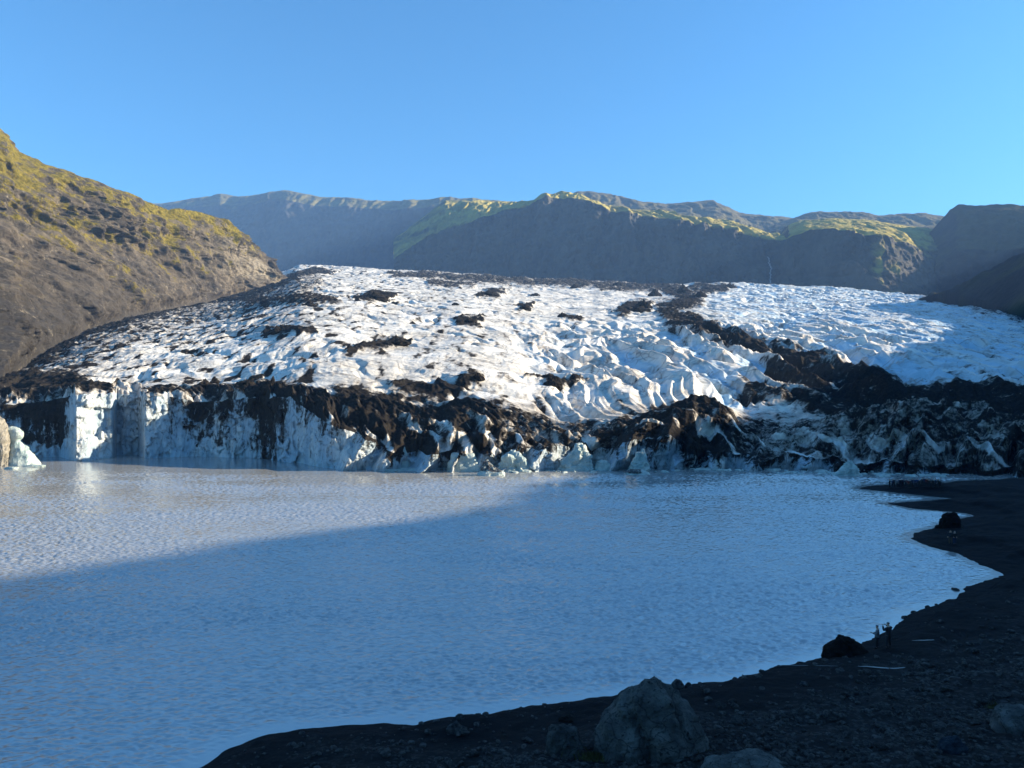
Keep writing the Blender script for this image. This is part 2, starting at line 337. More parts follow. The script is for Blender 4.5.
# right plateau
edge = [(740, 300, 1640), (772, 262, 1610), (785, 240, 1600), (800, 233, 1580), (830, 231, 1500), (860, 235, 1460), (880, 238, 1465), (895, 243, 1490), (910, 250, 1530), (925, 258, 1580), (945, 272, 1660), (965, 298, 1700), (1010, 330, 1700)]
crest = [(740, 285, 2150), (772, 244, 2120), (785, 226, 2100), (800, 221, 2080), (830, 219, 2020), (870, 221, 1960), (895, 225, 1920), (915, 227, 1900), (935, 231, 1880), (955, 246, 1860), (975, 275, 1800), (1010, 320, 1750)]
far_mountain('plateau', 'broad green topped plateau above the right side of the glacier, sunlit on its right shoulder', M['plateau'],
    [[(740, 330, 1560), (840, 330, 1400), (870, 330, 1300), (900, 330, 1260), (930, 330, 1300), (960, 335, 1380), (1010, 345, 1450)], [(x, lerp(335, r, .5), Y-50-90*max(0, min(1, (x-850)/40))) for x, r, Y in edge], edge, crest, lower(crest, 20, 420)], np.arange(740, 1010, .7), [60, 90, 90, 10], 32, 400, 95, 1., 'structure', 868)
# big shaded hill at the right
c = [(905, 262, 1800), (925, 236, 1800), (940, 221, 1800), (948, 211, 1800), (957, 206, 1800), (975, 206, 1790), (1000, 204, 1780), (1024, 206, 1780), (1080, 200, 1770), (1200, 180, 1750), (1400, 150, 1750)]
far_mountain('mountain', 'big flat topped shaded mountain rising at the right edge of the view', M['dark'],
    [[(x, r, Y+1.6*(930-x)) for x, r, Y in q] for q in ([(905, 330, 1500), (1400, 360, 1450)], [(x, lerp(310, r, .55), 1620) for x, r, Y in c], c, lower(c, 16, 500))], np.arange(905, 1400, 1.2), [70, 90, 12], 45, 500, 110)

# ------------------------------------------------------------------ near ridge on the right: keeps the low sun off the beach and the near lake
def build_ridge():
    Yk = np.array([-400, -250, -100, 0, 50, 100, 160, 250, 350, 512, 700, 800, 870, 950, 1050], float)
    foot = np.array([[60, 24], [60, 24], [42, 20], [34, 16], [45, 6], [86, 3], [130, 2.5], [190, 6], [262, 24], [378, 52], [482, 74], [508, 100], [522, 118], [536, 135], [550, 135]])
    crest = np.array([[380, 270], [370, 265], [362, 240], [356, 197], [356, 184], [358, 159], [360, 134], [362, 119], [378, 112], [470, 124], [560, 178], [590, 184], [598, 180], [590, 158], [600, 130]])
    Yv = np.concatenate([np.arange(-400, 30, 6), np.arange(30, 1050, 1.6)])
    fi = np.stack([np.interp(Yv, Yk, foot[:, k]) for k in (0, 1)], -1); ci = np.stack([np.interp(Yv, Yk, crest[:, k]) for k in (0, 1)], -1)
    rows = []
    ts = np.concatenate([np.linspace(-.03, 1, 190), 1+np.linspace(.01, 1, 40)])
    for t in ts:
        a = min(t, 1.)
        X = lerp(fi[:, 0], ci[:, 0], t); Z = lerp(fi[:, 1], ci[:, 1], a) if t > 0 else fi[:, 1]+t*700
        if t > 1: Z = ci[:, 1]-(t-1)*60
        rows.append(np.stack([X, Yv, Z], -1))
    P = np.array(rows); T = ts[:, None]*np.ones((1, len(Yv)))
    wg = sst(0, .3, T)*(1-.6*np.exp(-((T-1)/.15)**2))
    X, Y, Z = P[..., 0], P[..., 1], P[..., 2]
    P[..., 2] += (fbm(X/70, Y/70, 5, 71)*9+(ridge(Y/45, X/120, 5, 72)-.4)*9)*wg+fbm(X/9, Y/9, 4, 73)*1.1
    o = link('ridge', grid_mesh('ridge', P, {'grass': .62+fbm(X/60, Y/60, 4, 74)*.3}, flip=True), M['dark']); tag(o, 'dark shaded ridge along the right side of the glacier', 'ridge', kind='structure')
build_ridge()

# ------------------------------------------------------------------ beach, lake bed, lake
SH = [(200, 768), (230, 748), (263, 736), (303, 728.5), (366, 725), (419, 724), (446, 717), (500, 712), (520, 708), (569, 701), (606, 696), (675, 687), (734, 679), (766, 670), (819, 657), (829, 654), (861, 644), (894, 628), (910, 614), (932, 606), (956, 598), (967, 587), (1003, 574.5), (979, 564), (956, 553), (925, 545.5), (912, 539), (915, 533), (940, 526), (956, 519.5), (974, 516), (966, 513.5), (940, 511), (915, 509), (886, 503.5), (920, 501), (952, 498.5), (930, 496.5), (899, 493), (857, 488.5), (868, 486), (900, 484.4), (940, 483), (982, 480), (1050, 479)]
SHW = [(-220, -90), (-120, -45), (-70, -5), (-45, 14), (-28, 27), (-20, 35)]+[((x-CX)/F*(H*F/(r-CY)), H*F/(r-CY)) for x, r in SH]+[(150, 166), (190, 175)]
SHW = np.array(SHW)
def shore_dist(X, Y):
    X = np.asarray(X, float); Y = np.asarray(Y, float)
    wx = fbm(X/2.2, Y/2.2, 3, 83)*.35; wy = fbm(X/2.2, Y/2.2, 3, 84)*.35
    X = X+wx; Y = Y+wy
    d = np.full(X.shape, 1e9); A = SHW[:-1]; B = SHW[1:]
    for a, b_ in zip(A, B):
        e = b_-a; L = e@e; t = np.clip(((X-a[0])*e[0]+(Y-a[1])*e[1])/L, 0, 1)
        d = np.minimum(d, np.hypot(X-a[0]-t*e[0], Y-a[1]-t*e[1]))
    poly = np.vstack([SHW, [(190, 400), (-600, 400), (-600, -90)]]); ins = np.zeros(X.shape, bool); n = len(poly)
    for i in range(n):
        x1, y1 = poly[i]; x2, y2 = poly[(i+1) % n]
        if y1 == y2: continue
        c = ((y1 > Y) != (y2 > Y)) & (X < (x2-x1)*(Y-y1)/(y2-y1)+x1); ins ^= c
    return np.where(ins, -d, d)
def beach_z(X, Y):
    X = np.asarray(X, float); Y = np.asarray(Y, float)
    d = shore_dist(X, Y); r = np.hypot(X, np.maximum(Y, 0)*1.0)
    r = np.where(Y < 0, np.hypot(X*.5, 0), r); r = np.hypot(X*.55, np.maximum(Y, 0))
    zr = np.interp(r, [0, 4, 10, 20, 27, 35, 45, 55, 70, 100, 160, 260], [18.5, 18.3, 15, 10, 7.0, 4.6, 2.9, 2.0, 1.5, 1.3, 1.3, 1.5])
    bank = np.where(d > 0, .34*d-.15*np.maximum(d-2.5, 0)*sst(2.5, 6, d), .3*d)
    bank = np.where((d > 0) & (Y > 75), .16*d, bank)
    k = .6
    z = np.minimum(bank, zr)-k*.25*np.maximum(1-np.abs(bank-zr)/(2*k), 0)**2
    lump = fbm(X/6, Y/6, 4, 81)*.45+fbm(X/1.2, Y/1.2, 3, 82)*.10
    terr = .35*(sst(.45, .55, (z/1.6) % 1)-(z/1.6) % 1)
    z = z+(lump+terr)*sst(.3, 3, d)+fbm(X/.8, Y/.8, 2, 85)*.05*sst(-1, .5, d)
    return np.maximum(z, -3)
def build_beach():
    xs = np.concatenate([np.arange(-260, -30, 5), np.arange(-30, 62, .22), np.arange(62, 125, .5), np.arange(125, 260, 5)])
    ys = np.concatenate([np.arange(-260, 8, 5), np.arange(8, 22, .6), np.arange(22, 82, .2), np.arange(82, 180, .35), np.arange(180, 300, 5)])
    X, Y = np.meshgrid(xs, ys); Z = beach_z(X, Y)
    Z = np.where((Y > 160) & (X < 100), np.minimum(Z, -2), Z)
    o = link('beach', grid_mesh('beach', np.stack([X, Y, Z], -1), {'inland': sst(4, 11, shore_dist(X, Y)+fbm(X/7, Y/7, 3, 86)*6)*sst(95, 60, Y+fbm(X/9, Y/9, 3, 87)*14)}), M['beach']); tag(o, 'black sand and gravel beach in shade around the lake', 'beach', kind='structure')
build_beach()
def quad(name, x0, x1, y0, y1, z, m, n=1):
    xs = np.linspace(x0, x1, n+1); X, Y = np.meshgrid(xs, np.linspace(y0, y1, n+1)); return link(name, grid_mesh(name, np.stack([X, Y, X*0+z], -1)), m)
tag(quad("ground", -3400, 3400, -600, 5800, -3.5, M['beach'], 4), 'dark ground under the valley', 'ground', kind='structure')
def build_lake():
    pxs = np.concatenate([np.arange(-900, -200, 6), np.arange(-200, 1060, 1.0), np.arange(1060, 1700, 6)])
    ys = [34.]
    while ys[-1] < 225: ys.append(ys[-1]+max(.085, ys[-1]*.0014))
    Y = np.array(ys)[:, None]*np.ones((1, len(pxs))); X = (pxs[None]-CX)/F*Y
    c, s_ = math.cos(rad(16)), math.sin(rad(16)); a = X*c-Y*s_; b_ = X*s_+Y*c          # a runs along the crests
    w1 = pn2(a/.95+pn2(X/9, Y/9, 401)*.8, b_/.4, 402); w2 = pn2(a/.5, b_/.24+pn2(X/4, Y/4, 403)*.6, 404); w3 = pn2(a/6, b_/1.6, 405); w4 = pn2((X*.9+Y*.43)/.7, (Y*.9-X*.43)/.36, 406)
    gust = .5+.65*sst(-.4, .45, fbm(X/45, Y/14, 4, 407))
    shelter = sst(188, 168, Y+fbm(X/30, Y/12, 3, 408)*16)
    amp = gust*(.05+.95*shelter)*sst(0, 3, -shore_dist(X, Y))
    Z = amp*(w1*.085+w2*.064+w3*.05+w4*.075)
    P = np.stack([X, Y, Z], -1)
    o = link('lake', grid_mesh('lake', P), M['water']); tag(o, 'silty glacier lake rippled by light wind, blue in shade and tan in sun', 'lake', kind='structure')
build_lake()
def hit(px, row):
    Y = np.arange(14, 260, .05); X = (px-CX)/F*Y; z = H+(CY-row)/F*Y
    g = beach_z(X, Y); i = int(np.argmax(g >= z)); return float(X[i]), float(Y[i]), float(g[i])

# ------------------------------------------------------------------ glacier
FT = np.array([(-300, 450, 380, 378, 0), (-150, 455, 385, 380, 0), (0, 456, 405, 392, .3), (40, 457.5, 402, 392, .75), (62, 458, 398, 391, .75), (76, 458, 395, 390, .15), (112, 459, 393, 388, .15), (140, 459.5, 396, 391, .3), (170, 460, 397, 390, .25), (200, 461, 402, 392, .75), (228, 463, 400, 391, .45),
    (245, 464, 398, 387, .3), (262, 465, 398, 386, .85), (275, 465.5, 398, 388, .6), (290, 466, 397, 388, .2), (310, 467, 412, 391, .2), (340, 469, 430, 398, .15), (370, 470, 442, 402, .2), (400, 470.5, 452, 406, .3), (430, 470.5, 452, 414, .3), (470, 471, 452, 404, .3),
    (500, 471, 452, 412, .3), (530, 470.5, 450, 425, .25), (560, 470, 448, 434, .3), (590, 469.5, 452, 438, .4), (615, 469.5, 447, 430, .3), (640, 469.5, 434, 421, .2), (670, 469, 438, 409, .35), (700, 469, 450, 401, .5), (720, 468.5, 455, 404, .5), (745, 468.5, 457, 426, .4),
    (780, 469, 458, 432, .5), (820, 470, 460, 428, .55), (860, 472, 462, 412, .6), (900, 473, 464, 408, .7), (940, 474, 466, 412, .8), (1024, 476, 470, 415, .9), (1180, 478, 474, 415, 1)], float)
HZ = np.array([(-300, 380, 1000), (-100, 368, 1000), (0, 361, 1000), (45, 334, 1000), (90, 315, 1000), (130, 304, 1000), (200, 296.5, 1000), (235, 289, 1050), (268, 277, 1200), (300, 265, 1350), (340, 266, 1350), (430, 271, 1350), (520, 278, 1350), (600, 282, 1350), (660, 285, 1350), (750, 283.5, 1350), (830, 287, 1350), (880, 291, 1300), (930, 297, 1100), (980, 307, 880), (1024, 320, 720), (1180, 350, 420)], float)
FAC = np.array([(-300, 0), (0, -3), (30, 2), (60, 3), (76, -9), (112, 3), (117, 12), (138, 13), (145, 4), (198, 13), (210, 15), (226, 15), (236, 16), (262, 16), (276, 12), (300, 7), (318, 1)], float)
fx = 318.
while fx < 1180:
    fx += random.uniform(16, 40); FAC = np.vstack([FAC, (fx, random.uniform(-1, 1))])

# debris on the ice: strokes (px, row, half width px, strength) seen from the view point, laid onto the glacier surface
STROKES = [([(655, 284), (672, 290), (692, 300), (668, 310), (680, 320), (712, 332), (745, 343), (775, 355), (812, 366), (850, 380), (880, 392)], [5, 6, 8, 9, 10, 8, 8, 9, 11, 13, 18], .82),
    ([(700, 290), (730, 287)], [6, 3], .8), ([(395, 275), (450, 277), (520, 281), (600, 285), (655, 289)], [3, 4, 5, 4, 5], .72),
    ([(30, 366), (80, 338), (130, 320), (200, 303), (262, 292), (300, 275), (330, 272)], [7, 6, 5, 5, 5, 4, 2], .8), ([(60, 366), (130, 330), (200, 312), (260, 302), (310, 285)], [12, 13, 12, 12, 10], .5), ([(170, 340), (260, 320), (330, 300)], [9, 9, 7], .33),
    ([(0, 385), (60, 382), (110, 388)], [14, 12, 6], .9), ([(250, 302), (300, 300), (340, 301)], [7, 5, 3], .75), ([(360, 299), (378, 297), (392, 299)], [3, 5, 3], 1),
    ([(262, 335), (280, 330), (315, 335)], [3, 5, 2], .9), ([(350, 349), (372, 347), (395, 341), (412, 339)], [3, 5, 5, 2], 1), ([(455, 323), (478, 322)], [3, 4], .9),
    ([(395, 388), (430, 392), (465, 386), (475, 378)], [4, 6, 6, 4], .9), ([(340, 392), (375, 398), (400, 400)], [5, 6, 4], .9), ([(535, 378), (552, 384), (575, 382)], [3, 5, 4], .9),
    ([(620, 312), (640, 306)], [4, 5], .95), ([(480, 296), (500, 293)], [3, 4], .85), ([(520, 308), (530, 306)], [2, 3], .9), ([(560, 318), (575, 320)], [2, 3], .85), ([(430, 283), (470, 285)], [3, 3], .7),
    ([(150, 392), (190, 390), (225, 388), (255, 386)], [4, 5, 7, 9], .8), ([(60, 384), (130, 382)], [4, 3], .5), ([(200, 318), (260, 312)], [4, 3], .5),
    ([(740, 390), (800, 402), (850, 412)], [6, 10, 14], .7), ([(850, 395), (900, 392), (950, 402), (1030, 410)], [12, 12, 12, 14], .8), ([(860, 420), (930, 425), (1030, 430)], [16, 18, 24], .62),
    ([(770, 372), (800, 382), (840, 398)], [7, 8, 10], .85), ([(930, 296), (985, 306), (1030, 318)], [4, 6, 8], .6)]
def stroke_mask(px, row):
    m = np.zeros_like(px)
    wx = fbm(px/22, row/3.5, 4, 301)*16; wy = fbm(px/18, row/4, 4, 302)*3.5
    x = px+wx; y = row+wy
    for pts, wd, s in STROKES:
        lo = min(p[0] for p in pts)-40; hi = max(p[0] for p in pts)+40; sel = (px > lo) & (px < hi)
        xs, ys = x[sel], y[sel]; best = np.zeros(xs.shape)
        for (a, b_), wa, wb in zip(zip(pts[:-1], pts[1:]), wd[:-1], wd[1:]):
            ex, ey = b_[0]-a[0], b_[1]-a[1]; L = ex*ex+ey*ey+1e-9
            t = np.clip(((xs-a[0])*ex+(ys-a[1])*ey)/L, 0, 1)
            q = np.hypot((xs-a[0]-t*ex)*.75, ys-a[1]-t*ey)/lerp(wa, wb, t)
            best = np.maximum(best, np.clip(1.5-q, 0, 1))
        m[sel] = np.maximum(m[sel], best*s)
    return m

px = np.arange(-260, 1180, .95); nx = len(px)
ft = {k: np.interp(px, FT[:, 0], FT[:, i]) for i, k in ((1, 'rw'), (2, 'rt'), (3, 'rc'), (4, 'd'))}
rwob = fbm(px/9, px*0, 4, 91)+np.where(px > 318, 2.2*pn2(px/21, px*0+4.5, 99), 0)
Y0 = H*F/(ft['rw']-CY)+np.interp(px, FAC[:, 0], FAC[:, 1])+fbm(px/22, px*0+.5, 3, 92)*2.2
Y1 = Y0+2.5; zt = H+(CY-ft['rt']-rwob*2.5)/F*Y1
Yc = Y0+np.interp(px, [-300, 0, 200, 290, 400, 600, 700, 800, 1180], [14, 10, 10, 14, 26, 20, 34, 30, 34]); zc = H+(CY-ft['rc']+fbm(px/16, px*0+3, 4, 93)*5)/F*Yc
Yh = np.interp(px, HZ[:, 0], HZ[:, 2]); zh = H+(CY-np.interp(px, HZ[:, 0], HZ[:, 1]))/F*Yh
NC = 70
tc = np.linspace(0, 1, NC)[:, None]
WED = [(300, 0.)]
while WED[-1][0] < 1300:
    x_ = WED[-1][0]+random.uniform(14, 40); WED += [(x_, random.uniform(2, 4)), (x_+random.uniform(6, 15), random.uniform(-6, -2))]
WED = np.array(WED)
def wedge(p_, z_): q_ = p_-z_*3.2+fbm(p_/12, z_/5, 3, 160)*7; return np.interp(q_, WED[:, 0], WED[:, 1])*sst(305, 350, p_)
# --- the front: from below the water up the ice wall
zF = lerp(-2.5, zt[None], tc); YF = lerp(Y0[None], Y1[None], tc**1.5)
XF0 = (px[None]-CX)/F*YF
rel = (ridge(XF0/5.5+fbm(XF0/12, zF/9, 3, 94)*.6, zF/26, 4, 95)-.45)*2.0+fbm(XF0/3, zF/4, 4, 96)*.8+(np.abs(((XF0+fbm(XF0/20, zF/14, 2, 97)*6)/7.3) % 1-.5)-.25)*1.6
def cells(u, v, seed):
    i_, j_ = np.floor(u).astype(int), np.floor(v).astype(int); T = _tab(seed); return T[(T[i_ & 511]+j_) & 511]/511.-.5
bx = XF0/4.6+fbm(XF0/6, zF/6, 3, 151)*.9; bz = zF/5.5+fbm(XF0/7, zF/5, 3, 152)*.9+cells(bx, bx*0, 155)*2
blk = cells(bx, bz, 153)*2.0+cells(bx*2.1+3, bz*1.9+bx*.4, 154)*.9
YF = YF-(rel*.55+blk)*sst(0, .15, tc)*(1-.2*tc)
YF = YF+wedge(px[None]+0*zF, zF)
X_F = (px[None]-CX)/F*YF
# --- the upper surface
nb = 210; tb = np.linspace(0, 1, nb+1)[1:]
Yback0 = Y1+1.0
Ynear_end = Yc+46
rowsY = [lerp(Y1, Ynear_end, t) for t in tb]
ng = 560
for t in np.linspace(0, 1, ng+1)[1:]: rowsY.append(Ynear_end*(np.maximum(Yh*1.32, Ynear_end+50)/Ynear_end)**t)
YS = np.array(rowsY); XS = (px[None]-CX)/F*YS
# slope up to the crest, then the long ramp of the glacier
tcr = np.clip((YS-Y1[None])/(Yc-Y1)[None], 0, 1)
z_front = zt[None]+(zc-zt)[None]*tcr**.8
def gs(a, s_=45):
    kx = np.exp(-(np.arange(-160, 161)/s_)**2); kx /= kx.sum(); return np.convolve(np.pad(a, 160, 'edge'), kx, 'valid')
Ycs, zcs = gs(Yc), gs(zc)
tb2 = np.clip((YS-Ycs[None])/(Yh-Ycs)[None], -.03, 2)
ramp = np.where(tb2 <= 1, tb2+.0*tb2+.045*np.sin(np.pi*2*np.clip(tb2, 0, 1))*.5, 1+(tb2-1)*.15)
z_back = zcs[None]+(zh-zcs)[None]*ramp
z_back = z_back+(zc-zcs)[None]*sst(26, 0, YS-Yc[None])
hump = np.clip((YS-Yc[None])/14, 0, 1)
sag = -np.interp(px, [-300, 0, 200, 260, 330, 420, 600, 640, 700, 760, 850, 1180], [1, 1, 1, 2, 2, 1.5, .5, 2, 4, 2, 2, 2])[None]*np.sin(np.pi*np.clip((YS-Yc[None])/42, 0, 1))**1.0
zj = z_back+sag; wj = sst(-1, 9, YS-Yc[None])
Z = np.where(YS < Yc[None], z_front, lerp(np.broadcast_to(zc[None], zj.shape), zj, wj))
PX = px[None]*np.ones_like(YS); ROW = CY-(Z-H)*F/YS
D = stroke_mask(PX, ROW)
ahead = YS-Yc[None]
# amplitudes
serac = np.exp(-((PX-690)/170)**2)*sst(260, 210, YS-ahead*0)*0
serac = sst(500, 580, PX)*sst(960, 800, PX)*sst(10, 35, ahead)*sst(330, 150, ahead)
right = sst(640, 800, PX)*sst(20, 60, ahead)
left = sst(420, 150, PX)*sst(10, 50, ahead)
wX = XS+fbm(XS/35, YS/50, 3, 110)*9+YS*.10; wY = YS+fbm(XS/40, YS/40, 3, 111)*12
r1 = ridge(wX/15, wY/110, 3, 112, .45); r2 = ridge(wX/9, wY/40, 3, 113, .5); und = fbm(XS/55, YS/55, 4, 114); fine = fbm(XS/5, YS/7, 4, 115)
far_k = 1+YS/900
tr = ridge(XS/60+YS/90, wY/22, 3, 116)
tr2 = ridge(wX/45, wY/8, 3, 134)
groove = np.maximum(ridge((XS*.55+YS*.5+fbm(XS/30, YS/30, 3, 132)*14)/26, (XS-YS*.6)/120, 3, 133)-.62, 0)*4
fr_env = sst(2, 26, ahead)
Z = Z+fr_env*(und*1.5*far_k+(tr2-.5)*(.3+.35*left)*far_k+(r1-.5)*(.3+4.2*serac+1.6*right+.35*left)*far_k**.5+(r2-.5)*(.1+.8*right+.9*serac+.3*left)*far_k-groove*(1.1+1.5*right+1.2*serac)*far_k+fine*.15*far_k+(ridge(wX/3.5, wY/9, 3, 131)-.5)*(.16+.2*left+.2*right)*far_k)
hum = sst(800, 880, PX)*sst(170, 40, ahead)
Z = Z+hum*((ridge(XS/24, YS/26, 4, 117)-.45)*7+fbm(XS/40, YS/40, 3, 118)*4)
# debris insulates the ice: it stands proud
lum = ridge(XS/7, YS/8, 4, 119)
Z = Z+D*fr_env*(.8+1.3*np.maximum(lum-.35, 0)*1.6)*(.7+YS/700)
# the debris slope of the front: gullied mounds
fs = sst(0, .25, tcr)*(1-fr_env)
gx = XS+(YS-Y0[None])*.85
Z = Z+fs*((ridge(gx/12+fbm(XS/14, YS/14, 2, 121)*.5, YS/40, 4, 122)-.5)*5.0*(1-.45*tcr)+(ridge((XS+(YS-Y0[None])*.7)/3.6, YS/14, 4, 123)-.5)*2.0+fbm(XS/2.5, YS/2.5, 3, 124)*.5)
mound = np.exp(-((PX-700)/26)**2)*np.exp(-(ahead/14)**2)
Z = Z+mound*1.2
# debris mask
near_deb = sst(34, 4, ahead+fbm(XS/10, YS/10, 3, 125)*16)*np.interp(PX, [-300, 0, 60, 120, 200, 260, 330, 480, 560, 600, 680, 760, 850, 1180], [.6, .6, .45, .3, .45, .95, 1.0, .84, .66, .74, .95, .66, .56, .74])
expose = sst(.55, .85, ridge(XS/11+YS*.03, YS/22, 3, 126))*sst(1.0, .25, tcr)*.72
dirt = np.maximum(D, near_deb-expose)
speck = fbm(XS/6, YS/16, 4, 127)
sp_k = np.interp(PX, [-300, 100, 300, 420, 560, 700, 1100], [.34, .34, .30, .2, .13, .1, .13])*fr_env
dirt = dirt+sp_k*sst(.0, .6, speck)*4.2+hum*.05
blue = np.clip((.5-r1)*1.6*(serac+right*.8)+right*.55+.12, 0, .9)*fr_env+.3*(1-fr_env)*(tcr < .3)
YS = YS+wedge(PX, Z)*(1-sst(.2, 1.0, tcr))*(ahead < 0); XS = (PX-CX)/F*YS
PS = np.stack([XS, YS, Z], -1)
# join the wall to the surface: first surface row follows the displaced wall top
top = np.stack([X_F[-1], YF[-1], zF[-1]], -1)
blend = np.exp(-(np.arange(PS.shape[0])/14.)**2)[:, None, None]
PS = PS+(top[None]-PS[0][None])*blend
PF = np.stack([X_F, YF, zF], -1)
pxw = px[None]+fbm(XF0/9, zF/7, 4, 140)*16+(zF-8)*.5
cd_ = np.interp(pxw, FT[:, 0], FT[:, 4])+.45*sst(.55, 1, tc)*np.interp(px, [0, 60, 75, 190, 230, 1100], [1, 1, .2, .3, .8, .8])[None]+.30*fbm(px/11, px*0+9, 3, 128)[None]+.45*sst(318, 360, px)[None]*pn2(px/24, px*0+6.5, 142)[None]+0*tc
cd_ = cd_-.8*sst(4.2, 2.6, zF+fbm(XF0/5, zF/9, 4, 141)*5)*np.interp(px, [-300, 20, 28, 75, 90, 190, 205, 250, 300, 480, 700, 900], [0, 0, 1, 1, .8, .7, .5, .15, .2, .1, .1, 0])[None]
bl = np.clip(.25+.5*fbm(XF0/14, zF/14, 3, 129)+.25*sst(.4, 0, tc), 0, .8)
glacier = empty('glacier', (0, 200, 0)); tag(glacier, 'broad white and blue glacier streaked with black debris, ending in a cliff at the lake', 'glacier')
def gpart(name, me, m):
    o = link(name, me, m, glacier); o.matrix_parent_inverse = Matrix.Translation((0, -200, 0)); return o
gpart('ice_cliff', grid_mesh('ice_cliff', PF, {'dirt': cd_, 'blue': bl}), M['cliff'])
PA = np.concatenate([PF[-1:], PS]); z1 = np.zeros((1, nx))
gpart('ice_field', grid_mesh('ice_field', PA, {'dirt': np.concatenate([cd_[-1:], dirt]), 'blue': np.concatenate([bl[-1:], blue])}), M['ice'])
GROW = CY-(PS[..., 2]-H)*F/PS[..., 1]
def on_ice(x, row):
    j = int(np.argmin(np.abs(px-x))); colr = GROW[:, j]; i = int(np.argmax(colr <= row)); return PS[i, j]

# ------------------------------------------------------------------ rocks and ice blocks
def ico(sub):
    bm = bmesh.new(); bmesh.ops.create_icosphere(bm, subdivisions=sub, radius=1)
    V = np.array([v.co[:] for v in bm.verts]); Fc = np.array([[v.index for v in f.verts] for f in bm.faces]); bm.free(); return V, Fc
ICO = {k: ico(k) for k in (1, 2, 3, 4, 5)}
def noise3(V, s, seed, o=4):
    return (fbm(V[:, 0]*s+5.2, V[:, 1]*s+V[:, 2]*s*.7, o, seed)+fbm(V[:, 2]*s+1.3, V[:, 0]*s*.8-V[:, 1]*s*.6, o, seed+5))*.6
def rock_mesh(name, size, seed, sub=3, planes=9, rough=.08, attrs=None, flat=None, smooth=False):
    r = np.random.default_rng(seed); V, Fc = ICO[sub]; n = r.normal(size=(planes, 3)); n /= np.linalg.norm(n, axis=1)[:, None]; h = r.uniform(.62, .98, planes)
    dt = V@n.T; rr = np.min(np.where(dt > .05, h/np.maximum(dt, .05), 9), 1); rr = np.minimum(rr, 1.15)
    rr = rr*(1+noise3(V, 1.6, seed, 4)*rough*2.2)
    P = V*rr[:, None]*np.array(size)
    if flat is not None: P[:, 2] = np.maximum(P[:, 2], flat)
    return np_mesh(name, P, Fc, {k: f(P) for k, f in (attrs or {}).items()}, smooth)
def ring_mesh(name, prof, seed, nseg=90, nz=70, rough=.06, crease=0, attrs=None, smooth=False):
    """a block from a height profile: (z, xl, xr, depth half width)"""
    pr = np.array(prof, float); zs = np.linspace(pr[0, 0], pr[-1, 0], nz); g = [np.interp(zs, pr[:, 0], pr[:, i]) for i in (1, 2, 3)]
    a = np.linspace(0, 2*np.pi, nseg, endpoint=False); P = np.zeros((nz, nseg, 3)); W = pr[:, 2].max()-pr[:, 1].min()
    ca, sa = np.cos(a), np.sin(a); e = .75
    cx, sx = np.sign(ca)*np.abs(ca)**e, np.sign(sa)*np.abs(sa)**e
    for i, z in enumerate(zs):
        mx, hw = (g[0][i]+g[1][i])/2, (g[1][i]-g[0][i])/2
        P[i, :, 0] = mx+cx*hw; P[i, :, 1] = sx*g[2][i]; P[i, :, 2] = z
    Q = P.reshape(-1, 3); nn = noise3(Q/W, 3.2, seed, 6)*rough*2.4+(ridge(Q[:, 0]/W*5+Q[:, 1]/W*3, Q[:, 2]/W*4-Q[:, 1]/W*2, 4, seed+9)-.5)*rough*1.1
    if crease: nn = nn-crease*np.maximum(ridge(Q[:, 0]/W*2.6+Q[:, 2]/W*1.1, Q[:, 1]/W*2-Q[:, 2]/W, 3, seed+3)-.62, 0)
    cen = np.stack([np.repeat((g[0]+g[1])/2, nseg), np.zeros(nz*nseg), Q[:, 2]*.6], -1)
    dr = Q-cen; dr /= np.linalg.norm(dr, axis=1)[:, None]+1e-6
    Q = Q+dr*(nn*W)[:, None]
    idx = np.arange(nz*nseg).reshape(nz, nseg); nxt = np.roll(idx, -1, 1)
    q = np.stack([idx[:-1], nxt[:-1], nxt[1:], idx[1:]], -1).reshape(-1, 4)
    top = len(Q); Q = np.vstack([Q, Q[idx[-1]].mean(0)+[0, 0, .02]])
    tq = np.stack([idx[-1], nxt[-1], np.full(nseg, top)], -1)
    me = bpy.data.meshes.new(name); me.from_pydata(Q.tolist(), [], q.tolist()+tq.tolist()); me.update()
    me.polygons.foreach_set('use_smooth', np.full(len(me.polygons), smooth))
    for k2, f in (attrs or {}).items():
        at = me.attributes.new(k2, 'FLOAT', 'POINT'); at.data.foreach_set('value', np.ascontiguousarray(f(Q), np.float32))
    return me

